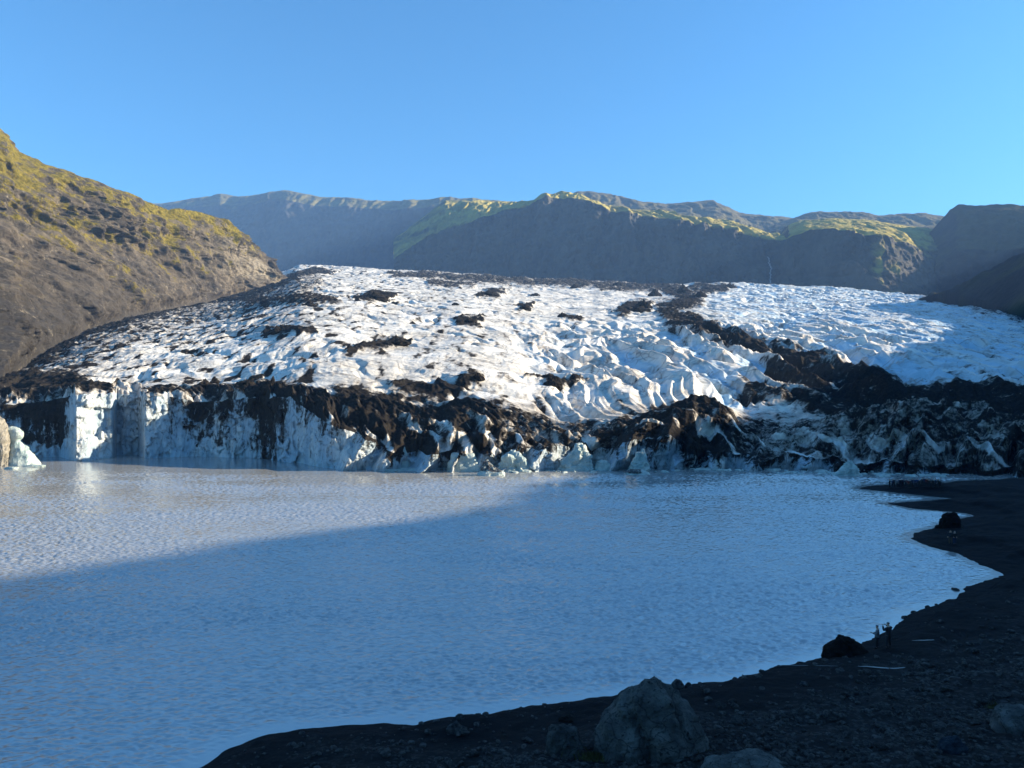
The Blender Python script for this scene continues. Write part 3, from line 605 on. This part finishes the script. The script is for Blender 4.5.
# debris cones standing on the ice: parts of the glacier
CONES = [(490, 296, 15, 5), (525, 309, 13, 5), (563, 316, 10, 4), (643, 308, 17, 9), (640, 311, 24, 5), (575, 288, 10, 4), (618, 285, 10, 4), (376, 299, 22, 7), 
    (278, 333, 14, 7), (413, 324, 6, 3), (470, 322, 12, 4), (310, 306, 14, 5), (535, 296, 9, 3), (455, 305, 8, 3), (655, 296, 14, 7), (683, 292, 14, 7), (700, 296, 12, 5), (478, 378, 12, 5), (552, 385, 18, 8), (400, 343, 20, 4),  (730, 288, 14, 5),
    (215, 383, 10, 6), (205, 386, 16, 7), (248, 389, 22, 9), (272, 389, 22, 10)]
for i, (x, r, wpx, hpx) in enumerate(CONES):
    p = on_ice(x, r); s = p[1]/F; W, Hh = wpx*s*.45, hpx*s*1.0
    V, Fc = ICO[4]; rr = 1+noise3(V*1.0, 1.5, 700+i, 5)*.5
    Q = V*rr[:, None]; rad2 = np.hypot(Q[:, 0], Q[:, 1]); zz = np.where(V[:, 2] > 0, (1-np.clip(rad2, 0, 1.2)/1.2)**.9*(1+.9*noise3(V, 3.5, 720+i, 4)), V[:, 2])
    Q = np.stack([Q[:, 0]*W*1.15, Q[:, 1]*W*1.0, zz*np.where(zz > 0, Hh, Hh*.8)-.1*Hh], -1)+p[None]
    gpart('debris_cone', np_mesh('debris_cone', Q, Fc, None, False), M['debris'])

def lake_at(x, row): Y = H*F/(row-CY); return (x-CX)/F*Y, Y
def berg(label, x0, row, prof_px, seed, depth=.6, dirt=None, cat='iceberg', name='iceberg', rough=.05, group=None, m='berg'):
    X, Y = lake_at(x0, row); s = Y/F
    prof = [((row-r)*s, (a-x0)*s, (b-x0)*s, depth*(b-a)*.5*s) for r, a, b in prof_px]
    prof = [(-.8, prof[0][1]*1.02, prof[0][2]*1.02, prof[0][3])]+prof
    me = ring_mesh(name, prof, seed, 34, 26, rough, .06, {'dirt': dirt or (lambda Q: np.zeros(len(Q)))})
    o = link(name, me, M[m], loc=(X, Y, 0)); return tag(o, label, cat, group)
berg('pale green iceberg with knobbly head and sloping right flank before the dark left cliff', 22, 465, [(465, 7, 38), (462, 8, 36.5), (455, 9, 32), (448, 9.5, 27), (443, 10, 21), (440.5, 9, 19), (437, 7.5, 23), (433, 7, 23.5), (429, 8, 21), (426.8, 10, 18), (426, 12, 16)], 801, .7, rough=.035)
berg('tall tan ice column at the far left edge of the lake', -3, 466, [(466, -16, 11), (455, -15, 9), (440, -13, 8), (428, -13, 6), (420, -10, 3), (414, -7, 0)], 802, .7, rough=.07, m='tanice')
berg('small sharp ice pinnacle floating before the debris cliff', 404, 468, [(468, 396, 411), (464, 398, 410), (459, 400, 409), (454, 402, 408), (449, 403.5, 405.5), (447, 404.2, 405)], 803, .8, rough=.04)
berg('low ice floe carrying a heap of black debris', 492, 475, [(475, 478, 505), (472.5, 479, 504), (469, 481, 500), (465, 483, 493), (462.5, 484, 489)], 804, .6, lambda Q: np.where(Q[:, 2] > .9, 1.1, 0.), rough=.05)
berg('rounded pale blue ice block grounded at the cliff foot', 516, 471, [(471, 500, 534), (465, 501, 529), (458, 503, 524), (453, 506, 519), (450, 511, 516)], 805, .7, rough=.075)
berg('smooth pale green ice block leaning on the debris cliff', 575, 470, [(470, 558, 595), (463, 561, 591), (455, 566, 588), (449, 575, 586), (446, 579, 584)], 806, .7, rough=.075)
berg('small dome of pale ice beside the smooth green block', 603, 470, [(470, 594, 613), (465, 595, 611), (461.5, 598, 607), (460, 601, 604)], 807, .6)
berg('bright broken ice tower in the lake before the tall dark ridge', 640, 471, [(471, 629, 650), (466, 630, 648), (459, 633, 647), (454, 637, 646), (450, 641, 645), (448, 642, 644)], 808, .7, rough=.08)
berg('dirty little floe with a black crust at the foot of the ice tower', 636, 474, [(474, 625, 650), (471.5, 627, 647), (469.5, 630, 640)], 809, .6, lambda Q: np.where((Q[:, 2] > .25) & (Q[:, 0] < 1), 1.1, 0.))
berg('bluish ice slab with dirty seams at the foot of the debris band', 463, 471, [(471, 447, 481), (466, 448, 479), (456, 450, 476), (453, 452, 474)], 810, .5, rough=.04)
berg('clean white ice prism beside the dark far cliffs on the right', 848, 475, [(475, 834, 861), (470, 838, 858), (464, 846, 855), (460, 849, 852)], 811, .6, rough=.08)
FLO = [(35, 466.5, 13), (12, 469, 8), (418, 470, 22), (393, 471, 10), (432, 469.5, 9)]
FL = ['flat white floe at the foot of the pale green iceberg', 'small white floe beside the tan ice column', 'long flat white floe beside the sharp ice pinnacle', 'thin white floe just left of the sharp ice pinnacle', 'small white floe at the right tip of the long flat floe']
for (x, r, hw), lb in zip(FLO, FL):
    X, Y = lake_at(x, r); s = Y/F
    o = link('ice_floe', rock_mesh('ice_floe', (hw*s, hw*s*.55, .42), 830+int(x), 3, 12, .12, {'dirt': lambda P: np.zeros(len(P))}), M['berg'], loc=(X, Y, .1)); tag(o, lb, 'ice floe')
protos = [rock_mesh('ice_chunk', (1, .8, .5), 850+i, 2, 8, .14, {'dirt': lambda P: np.zeros(len(P))}) for i in range(5)]
for m_ in protos: m_.materials.append(M['berg'])
spots = [(random.uniform(690, 780), random.uniform(468.5, 470.5)) for i in range(34)]+[(random.uniform(780, 875), random.uniform(470.5, 474.5)) for i in range(34)]+[(random.uniform(875, 960), random.uniform(474, 476.5)) for i in range(26)]+[(random.uniform(500, 690), random.uniform(470.5, 473)) for i in range(22)]
for x, r in spots:
    X, Y = lake_at(x, r); k_ = random.uniform(.25, .85)
    o = bpy.data.objects.new('ice_chunk', random.choice(protos)); COL.objects.link(o); o.location = (X, Y, .05); o.scale = (k_*1.9, k_*1.1, k_*.8); o.rotation_euler = (0, 0, random.uniform(0, 6))
    tag(o, 'small white ice chunk floating along the foot of the debris covered ice front', 'ice chunk', 'brash ice along the glacier front')

# ------------------------------------------------------------------ boulders and stones on the beach
def boulder(label, x0, row, prof_px, seed, m, depth=.75, rough=.05, crease=.1, name='boulder', sink=.35):
    X, Y, z = hit(x0, row); s = Y/F
    prof = [((row-r)*s, (a-x0)*s, (b-x0)*s, depth*(b-a)*.5*s) for r, a, b in prof_px]
    prof = [(-.9, prof[0][1]*1.05, prof[0][2]*1.05, prof[0][3]*1.05)]+prof
    Y2 = Y+prof[0][3]*.55
    o = link(name, ring_mesh(name, prof, seed, 64, 48, rough, crease, None, False), m, loc=(X*Y2/Y, Y2, z-.05)); return tag(o, label, 'boulder'), s
bo, s_ = boulder('huge pointed grey boulder with a dark cleft and moss at its foot', 650, 757, [(757, 594, 709), (747, 596, 708), (733, 600, 702), (720, 606, 692), (709, 613, 682), (701, 620, 674), (694, 629, 666), (688, 637, 660), (684, 644, 655)], 901, M['rock'], .72, .042, .2)
boulder('squat square boulder left of the huge pointed boulder', 563, 756, [(756, 545, 583), (745, 546, 582), (735, 548, 579), (731, 551, 573), (729.5, 555, 566)], 902, M['rock'], .8, .05, .08)
boulder('low broad boulder half buried in gravel, in front of the huge boulder', 748, 775, [(776, 706, 790), (770, 711, 783), (764, 722, 770), (761, 734, 760)], 903, M['rock'], .6, .05, .06)
boulder('big rounded boulder lying at the right edge of the gravel', 1016, 733, [(733, 992, 1046), (724, 993, 1044), (715, 998, 1036), (711, 1004, 1026), (709.5, 1010, 1018)], 904, M['rock'], .7, .04, .05)
boulder('smooth blue grey stone tilted in the gravel near the lower right corner', 953, 754, [(754, 938, 968), (748, 939, 966), (742, 944, 961), (738.5, 949, 957)], 905, M['bluestone'], .7, .04, .03)
boulder('black humped boulder at the waterline near the two standing photographers', 845, 656, [(656, 825, 866), (652, 826, 864), (646, 830, 859), (641, 835, 853), (638.5, 840, 848)], 906, M['blackrock'], .7, .05, .08)
boulder('black upright boulder at the narrow inlet on the far beach', 950, 528, [(528, 941, 960), (522, 941.5, 959.5), (517, 943, 958), (514, 946, 956), (513, 949, 953)], 907, M['blackrock'], .8, .06, .06)
boulder('small black rock left of the upright boulder at the inlet', 938, 528, [(528, 935, 941.5), (526, 935.5, 941), (525, 937, 939.5)], 908, M['blackrock'], .8, .06, .03)
boulder('round dark rock at the waterline just right of the huge boulder', 678, 689, [(689, 671, 685), (685, 672, 684), (682, 674, 682), (681, 676, 680)], 909, M['stone'], .8, .05, .03)
boulder('little upright rock beside the round one at the waterline', 688, 687.5, [(687.5, 685, 692), (684, 686, 691), (682.5, 687, 690)], 910, M['stone'], .8, .05, .03)
boulder('flat wedge of rock on the beach below the shore, left part of the beach', 456, 733, [(733, 446, 468), (729, 447, 465), (726, 451, 460), (725, 453, 457)], 911, M['stone'], .7, .06, .03)
boulder('small rounded rock at the waterline above the flat wedge of rock', 460, 719, [(719, 455, 465), (716, 456, 464), (714.5, 458, 462)], 912, M['stone'], .8, .05, .03)
boulder('dark rock behind the squat square boulder', 566, 722, [(722, 557, 574), (719, 559, 572), (717, 562, 569)], 913, M['blackrock'], .7, .06, .03)
# moss tufts at the foot of the huge boulder
def tuft(x, row, wpx, n, label):
    X, Y, z = hit(x, row); s = Y/F; R_ = np.random.default_rng(int(x)); V, Fc = [], []
    for i in range(n):
        bx, by = R_.normal(0, wpx*s*.35), R_.normal(0, wpx*s*.15); hgt = R_.uniform(.10, .34); a = R_.uniform(0, 6.28); lean = R_.normal(0, .12, 2); wd = R_.uniform(.015, .04)
        b = len(V); V += [(bx-math.cos(a)*wd, by-math.sin(a)*wd, -.05), (bx+math.cos(a)*wd, by+math.sin(a)*wd, -.05), (bx+lean[0]*.5+math.cos(a)*wd*.8, by+lean[1]*.5, hgt*.6), (bx+lean[0], by+lean[1], hgt)]
        Fc += [(b, b+1, b+2), (b, b+2, b+3)]
    V2, F2 = ICO[2]; b = len(V); V += [tuple(q) for q in V2*np.array([wpx*s*.8, wpx*s*.3, .05])]; Fc += [tuple(f+b) for f in F2]
    o = link('moss_tuft', np_mesh('moss_tuft', np.array(V), np.array(Fc), None, False), M['moss'], loc=(X, Y-.1, z)); tag(o, label, 'moss')
tuft(600, 757, 26, 420, 'yellow green moss tuft at the left foot of the huge boulder')
tuft(688, 752, 22, 320, 'yellow green moss tuft at the right foot of the huge boulder')
tuft(640, 758, 40, 200, 'thin strip of moss along the front foot of the huge boulder')
tuft(993, 707, 9, 60, 'tiny moss tuft behind the big rounded boulder')

sp = [rock_mesh('stone', (1, r_, h_), 950+i, 3, 10, .09) for i, (r_, h_) in enumerate([(.8, .6), (.7, .5), (.9, .55), (.65, .7), (.75, .4), (.85, .65)])]
for m_ in sp: m_.materials.append(M['stone'])
def beach_px(n, rng, x0, x1, r0, r1):
    out = []
    while len(out) < n:
        x, r = rng.uniform(x0, x1), rng.uniform(r0, r1)
        lim = np.interp(x, [200, 300, 420, 520, 690, 830, 900, 1003], [768, 735, 735, 718, 695, 672, 650, 610])
        if r < lim+3: continue
        out.append((x, r))
    return out
rs = np.random.default_rng(5)
def put_stones(n, lo, hi, region, label, group):
    for x, r in beach_px(n, rs, *region):
        X, Y, z = hit(x, r); k_ = rs.uniform(lo, hi)*Y/F
        o = bpy.data.objects.new('stone', sp[rs.integers(len(sp))]); COL.objects.link(o); o.location = (X, Y, z+k_*.12); o.scale = (k_, k_, k_*rs.uniform(.7, 1)); o.rotation_euler = (rs.normal(0, .2), rs.normal(0, .2), rs.uniform(0, 6.3))
        tag(o, label, 'stone', group)
put_stones(70, 4, 9, (720, 1040, 690, 775), 'grey stone half sunk in the gravel slope at the lower right', 'stones on the gravel slope')
put_stones(26, 3, 6, (430, 720, 712, 772), 'small grey stone on the dark sand around the huge boulder', 'stones around the huge boulder')
put_stones(34, 2.5, 5.5, (840, 1040, 612, 690), 'dark stone on the beach terraces at the right', 'stones on the beach terraces')
# shoreline stones
for x, r in [(928, 608), (936, 605), (914, 613), (955, 590), (905, 618), (762, 672), (780, 668), (800, 664), (735, 680), (700, 684), (520, 710), (545, 706), (478, 715)]:
    X, Y = lake_at(x, r); k_ = random.uniform(2, 4.5)*Y/F
    o = bpy.data.objects.new('stone', random.choice(sp)); COL.objects.link(o); o.location = (X, Y, .05); o.scale = (k_, k_, k_*.8); o.rotation_euler = (0, 0, random.uniform(0, 6))
    tag(o, 'small dark stone at the edge of the water', 'stone', 'stones along the waterline')
# gravel: uncountable, one object
def build_gravel():
    V0, F0 = ICO[2]; V1, F1 = ICO[1]; VV, FF = [], []; off = 0; N = 24000
    u = rs.uniform(-.72, .72, N); Y = 22+rs.beta(1.1, 2.0, N)*52; X = u*Y; X = X
    d = shore_dist(X, Y); patch = fbm(X/5, Y/5, 4, 990)
    keep = (d > 1.2) & (rs.uniform(size=N) < .12+.88*sst(4, 11, d+fbm(X/7, Y/7, 3, 86)*6)) & (rs.uniform(size=N) < np.clip(.55+patch*1.3+sst(2, 12, d)*.3, .05, 1)); X, Y = X[keep], Y[keep]; z = beach_z(X, Y)
    for i in range(len(X)):
        big = rs.uniform() < .25; V, Fc = (V0, F0) if big else (V1, F1)
        k_ = (rs.uniform(.12, .26) if big else rs.uniform(.05, .13))*(1 if Y[i] < 45 else 1.2)
        a = rs.uniform(0, 6.28); ca, sa = math.cos(a), math.sin(a); s3 = np.array([1, rs.uniform(.55, .9), rs.uniform(.35, .7)])*k_
        Q = V*s3*(1+rs.normal(0, .10, (len(V), 1))); Q = np.stack([Q[:, 0]*ca-Q[:, 1]*sa, Q[:, 0]*sa+Q[:, 1]*ca, Q[:, 2]], -1)+[X[i], Y[i], z[i]+k_*.1]
        VV.append(Q); FF.append(Fc+off); off += len(V)
    t = M['gravel']
    o = link('gravel', np_mesh('gravel', np.vstack(VV), np.vstack(FF), None, False), t); tag(o, 'dark mixed gravel scattered over the beach', 'gravel', kind='stuff')
build_gravel()
# pools of melt water lying on the beach
def pool(label, pts, seed):
    C = [hit(x, r) for x, r, h in pts]; V, Fq = [], []
    zl = max(c[2] for c in C)+.04
    for (x, r, h), c in zip(pts, C):
        dy = h*c[1]**2/(F*H)*.22+.03; V += [(c[0], c[1]-dy, c[2]+.05), (c[0], c[1]+dy, c[2]+.05)]
    for i in range(len(pts)-1): Fq.append((2*i, 2*i+2, 2*i+3, 2*i+1))
    o = link('puddle', np_mesh('puddle', np.array(V), np.array(Fq)), M['puddle']); tag(o, label, 'puddle', kind='structure')
t_ = NT('still_water'); M['puddle'] = t_.set((.04, .04, .038), .2, None, .3)
pool('narrow pale strip of standing water on the dark beach below the photographers', [(858, 667.5, .6), (866, 667.3, 1.6), (880, 668.5, 2.4), (894, 669.3, 1.8), (905, 668.3, .6)], 1)
pool('short thin strip of standing water at the left, below the black humped boulder', [(790, 666.2, .4), (805, 666.2, 1), (818, 666.5, .9), (838, 667, .4)], 2)
pool('small strip of standing water right of the photographers', [(912, 641.3, .4), (922, 641, 1.3), (934, 640.6, .5)], 3)

# ------------------------------------------------------------------ waterfall down the far cliff
def waterfall():
    pxs = np.arange(395, 784, .8); j = int(np.argmin(np.abs(pxs-765))); c = PLAT[:, j]; row = CY-(c[:, 2]-H)*F/c[:, 1]
    sel = [p for p, r in zip(c, row) if 257 < r < 285]; V, Fq = [], []
    for i, p in enumerate(sel):
        ww = 1.0+.35*math.sin(i*1.7); o_ = .9*math.sin(i*.9); V += [(p[0]-ww+o_, p[1]-4, p[2]), (p[0]+o_, p[1]-6, p[2]), (p[0]+ww+o_, p[1]-4, p[2])]
    for i in range(len(sel)-1):
        a = 3*i; Fq += [(a, a+1, a+4, a+3), (a+1, a+2, a+5, a+4)]
    o = link('waterfall', np_mesh('waterfall', np.array(V), np.array(Fq)), plain('white_water', (.24, .25, .27), .6, .3)); tag(o, 'thin white waterfall dropping down the shadowed far cliff', 'waterfall')
waterfall()

# ------------------------------------------------------------------ people
def skin(name, verts, edges, radii, m, parent, sub=1, root=0):
    me = bpy.data.meshes.new(name); me.from_pydata(verts, edges, []); me.update()
    o = bpy.data.objects.new(name, me); COL.objects.link(o)
    md = o.modifiers.new('s', 'SKIN'); md.use_smooth_shade = True
    for i, r in enumerate(radii):
        sv = me.skin_vertices[0].data[i]; sv.radius = r if isinstance(r, tuple) else (r, r); sv.use_root = (i == root)
    sb = o.modifiers.new('u', 'SUBSURF'); sb.levels = sub; sb.render_levels = sub
    dg = bpy.context.evaluated_depsgraph_get(); ev = o.evaluated_get(dg); nm = bpy.data.meshes.new_from_object(ev); nm.name = name
    bpy.data.objects.remove(o); bpy.data.meshes.remove(me)
    nm.materials.clear()
    return link(name, nm, m, parent)
SKIN = plain('skin', (.45, .28, .2), .6, .1)
def person_parts(root, pose, cols):
    """pose: elbow and wrist of each arm, feet; looking along +y"""
    elb, wri, foot = pose['elbow'], pose['wrist'], pose['foot']
    V = [(0, 0, .95), (0, .01, 1.12), (0, 0, 1.32), (0, 0, 1.45), (0, .015, 1.54), (0, .03, 1.62), (0, .03, 1.71)]
    E = [(0, 1), (1, 2), (2, 3), (3, 4), (4, 5), (5, 6)]; R_ = [(.10, .08), (.10, .08), (.13, .09), (.09, .07), .052, (.082, .098), (.07, .08)]
    for sgn, k_ in ((-1, 0), (1, 1)):
        b = len(V); V += [(sgn*.19, 0, 1.41), elb[k_], wri[k_]]; E += [(3, b), (b, b+1), (b+1, b+2)]; R_ += [.062, .046, .030]
        w_ = Vector(wri[k_]); d = (w_-Vector(elb[k_])).normalized(); sd_ = d.cross(Vector((0, 1, .3))).normalized()
        pl = w_+d*.07; V.append(tuple(pl)); E.append((b+2, b+3)); R_.append((.036, .022))
        for f, (of, ln) in enumerate(((-.03, .062), (-.01, .075), (.01, .07), (.03, .055))):
            c = len(V); p1 = pl+sd_*of*1.1+d*.03; p2 = p1+d*ln*.5+Vector((0, .012, 0)); V += [tuple(p1), tuple(p2)]; E += [(b+3, c), (c, c+1)]; R_ += [.0095, .008]
        c = len(V); p1 = w_+d*.03-sd_*.04; V += [tuple(p1), tuple(p1+d*.045-sd_*.012)]; E += [(b+2, c), (c, c+1)]; R_ += [.011, .009]
    for sgn, k_ in ((-1, 0), (1, 1)):
        fx_, fy_ = foot[k_]; b = len(V)
        V += [(sgn*.095, 0, .90), (lerp(sgn*.1, fx_, .5), fy_*.5+.03, .50), (fx_, fy_, .12), (fx_, fy_+.09, .06)]; E += [(0, b), (b, b+1), (b+1, b+2), (b+2, b+3)]; R_ += [.075, .045, .025, (.015, .014)]
    skin('body', V, E, R_, SKIN, root)
    # nose, eyes and ears sit in the head as parts of one small face mesh
    Vj = [(0, 0, .80), (0, .01, 1.12), (0, 0, 1.32), (0, 0, 1.47)]; Ej = [(0, 1), (1, 2), (2, 3)]; Rj = [(.175, .135), (.165, .135), (.185, .14), (.085, .075)]
    for sgn, k_ in ((-1, 0), (1, 1)):
        b = len(Vj); Vj += [(sgn*.195, 0, 1.42), elb[k_], tuple(Vector(elb[k_]).lerp(Vector(wri[k_]), .95))]; Ej += [(2, b), (b, b+1), (b+1, b+2)]; Rj += [.085, .07, .052]
    skin('jacket', Vj, Ej, Rj, cols[0], root)
    Vt = [(0, 0, 1.0)]; Et = []; Rt = [(.17, .135)]
    for sgn, k_ in ((-1, 0), (1, 1)):
        fx_, fy_ = foot[k_]; b = len(Vt); Vt += [(sgn*.1, 0, .86), (lerp(sgn*.1, fx_, .5), fy_*.5+.03, .50), (fx_, fy_, .12)]; Et += [(0, b), (b, b+1), (b+1, b+2)]; Rt += [.108, .08, .065]
    skin('trousers', Vt, Et, Rt, cols[1], root)
    for k_ in (0, 1):
        fx_, fy_ = foot[k_]; skin('boot', [(fx_, fy_-.04, .06), (fx_, fy_+.06, .06), (fx_, fy_+.18, .045)], [(0, 1), (1, 2)], [(.075, .075), (.07, .07), (.055, .055)], cols[2], root)
    skin('hat', [(0, .015, 1.69), (0, .015, 1.74), (0, .012, 1.78)], [(0, 1), (1, 2)], [(.10, .105), (.096, .10), (.06, .06)], cols[3], root)
    # face: nose and eyes
    bm = bmesh.new(); bmesh.ops.create_cone(bm, cap_ends=True, segments=8, radius1=.016, radius2=.006, depth=.035, matrix=Matrix.Translation((0, .128, 1.635)) @ Matrix.Rotation(rad(-70), 4, 'X'))
    me = bpy.data.meshes.new('nose'); bm.to_mesh(me); bm.free(); link('nose', me, SKIN, root)
cl = {k_: plain(k_+'_cloth', c, .9, .2) for k_, c in dict(black=(.012, .012, .014), navy=(.015, .025, .06), blue=(.015, .04, .13), red=(.10, .015, .015), grey=(.12, .12, .13), white=(.4, .4, .4), brown=(.07, .045, .03), teal=(.03, .14, .16), orange=(.45, .14, .03)).items()}
POSES = dict(stand=dict(elbow=[(-.26, -.02, 1.15), (.26, -.02, 1.15)], wrist=[(-.25, .08, .92), (.25, .08, .92)], foot=[(-.11, 0), (.11, .03)]),
    photo=dict(elbow=[(-.40, .05, 1.28), (.42, .05, 1.27)], wrist=[(-.14, .24, 1.50), (.14, .24, 1.50)], foot=[(-.17, .02), (.18, -.02)]),
    hold=dict(elbow=[(-.30, .03, 1.16), (.27, .02, 1.15)], wrist=[(-.34, .26, 1.26), (.20, .22, 1.10)], foot=[(-.10, .03), (.12, -.02)]),
    pockets=dict(elbow=[(-.33, -.08, 1.17), (.33, -.08, 1.17)], wrist=[(-.19, .07, 1.00), (.19, .07, 1.00)], foot=[(-.12, -.02), (.12, .06)]))
def person(label, pose, cols, at, rz, scale, group=None):
    r = empty('person', at, rz); person_parts(r, POSES[pose], cols); r.scale = (scale*1.25, scale*1.25, scale); return tag(r, label, 'person', group)
def lift(x, r): X, Y, z = hit(x, r); return (X, Y, z-.02)
p1 = person('taller person in black with elbows out, hands raised to face, near the humped boulder', 'photo', [cl['black'], cl['black'], cl['black'], cl['black']], lift(888.5, 648), rad(35), 1.03)
p2 = person('shorter person in a grey jacket with one arm held forward, left of the taller photographer', 'hold', [cl['grey'], cl['black'], cl['black'], cl['navy']], lift(877.5, 648.5), rad(60), .95)
person('person in black jacket and black hat on the far beach below the upright boulder', 'stand', [cl['black'], cl['brown'], cl['black'], cl['black']], lift(950.5, 544), rad(150), .98)
person('person in dark jacket and grey hat beside the black hatted one on far beach', 'pockets', [cl['black'], cl['navy'], cl['black'], cl['grey']], lift(954.5, 544.5), rad(190), .95)
# the crowd on the spit: copies of three figures
def copy_person(src, at, rz, s, jacket, hat):
    c = src.copy(); COL.objects.link(c); c.location = at; c.rotation_euler = (0, 0, rz); c.scale = (s*1.2, s*1.2, s)
    for ch in src.children:
        d = ch.copy(); COL.objects.link(d); d.parent = c
        if d.name.startswith('jacket') or d.name.startswith('hat'):
            d.material_slots[0].link = 'OBJECT'; d.material_slots[0].material = jacket if d.name.startswith('jacket') else hat
    return c
ordn = ['leftmost', 'second from left', 'third from left', 'fourth from left', 'fifth from left', 'sixth from left', 'seventh from left', 'eighth from left', 'ninth from left', 'tenth from left', 'eleventh from left', 'twelfth from left',
        'eleventh from right', 'tenth from right', 'ninth from right', 'eighth from right', 'seventh from right', 'sixth from right', 'fifth from right', 'fourth from right', 'third from right', 'second from right', 'rightmost']
jk = ['black', 'navy', 'black', 'grey', 'blue', 'black', 'navy', 'black', 'red', 'black', 'navy', 'blue', 'blue', 'black', 'black', 'navy', 'red', 'black', 'grey', 'black', 'navy', 'black', 'white']
src = [None]*3
for i, (od, jc) in enumerate(zip(ordn, jk)):
    x = 889.5+i*2.32+random.uniform(-.5, .5); at = lift(x, 487.2+random.uniform(-.5, .9)); lab = f'person in {"dark blue" if jc == "navy" else jc} jacket, {od} in the crowd on far spit'; gp = 'people standing on the far sand spit'
    q = i % 3; rz = random.uniform(-.9, .9); s = random.uniform(.9, 1.05); hat = cl[random.choice(['black', 'black', 'grey', 'navy', 'brown'])]
    if src[q] is None: src[q] = person(lab, ('stand', 'pockets', 'hold')[q], [cl[jc], cl['black'], cl['black'], hat], at, rz, s, gp)
    else: tag(copy_person(src[q], at, rz, s, cl[jc], hat), lab, 'person', gp)

# ------------------------------------------------------------------ the air
me = bpy.data.meshes.new('haze'); bm = bmesh.new(); bmesh.ops.create_cube(bm, size=1, matrix=Matrix.Translation((0, 2600, 457)) @ Matrix.Diagonal((7000, 7000, 926, 1))); bm.to_mesh(me); bm.free()
t = NT('haze'); t.t.nodes.remove(t.b); pv = t.n('VolumePrincipled', Density=.00011, Color=(.30, .55, 1.0), Anisotropy=.0); t.t.links.new(pv.outputs[0], t.o.inputs['Volume'])
hz = link('haze', me, t.m); tag(hz, 'thin blue haze filling the valley', 'haze', kind='stuff')
hz.visible_shadow = True
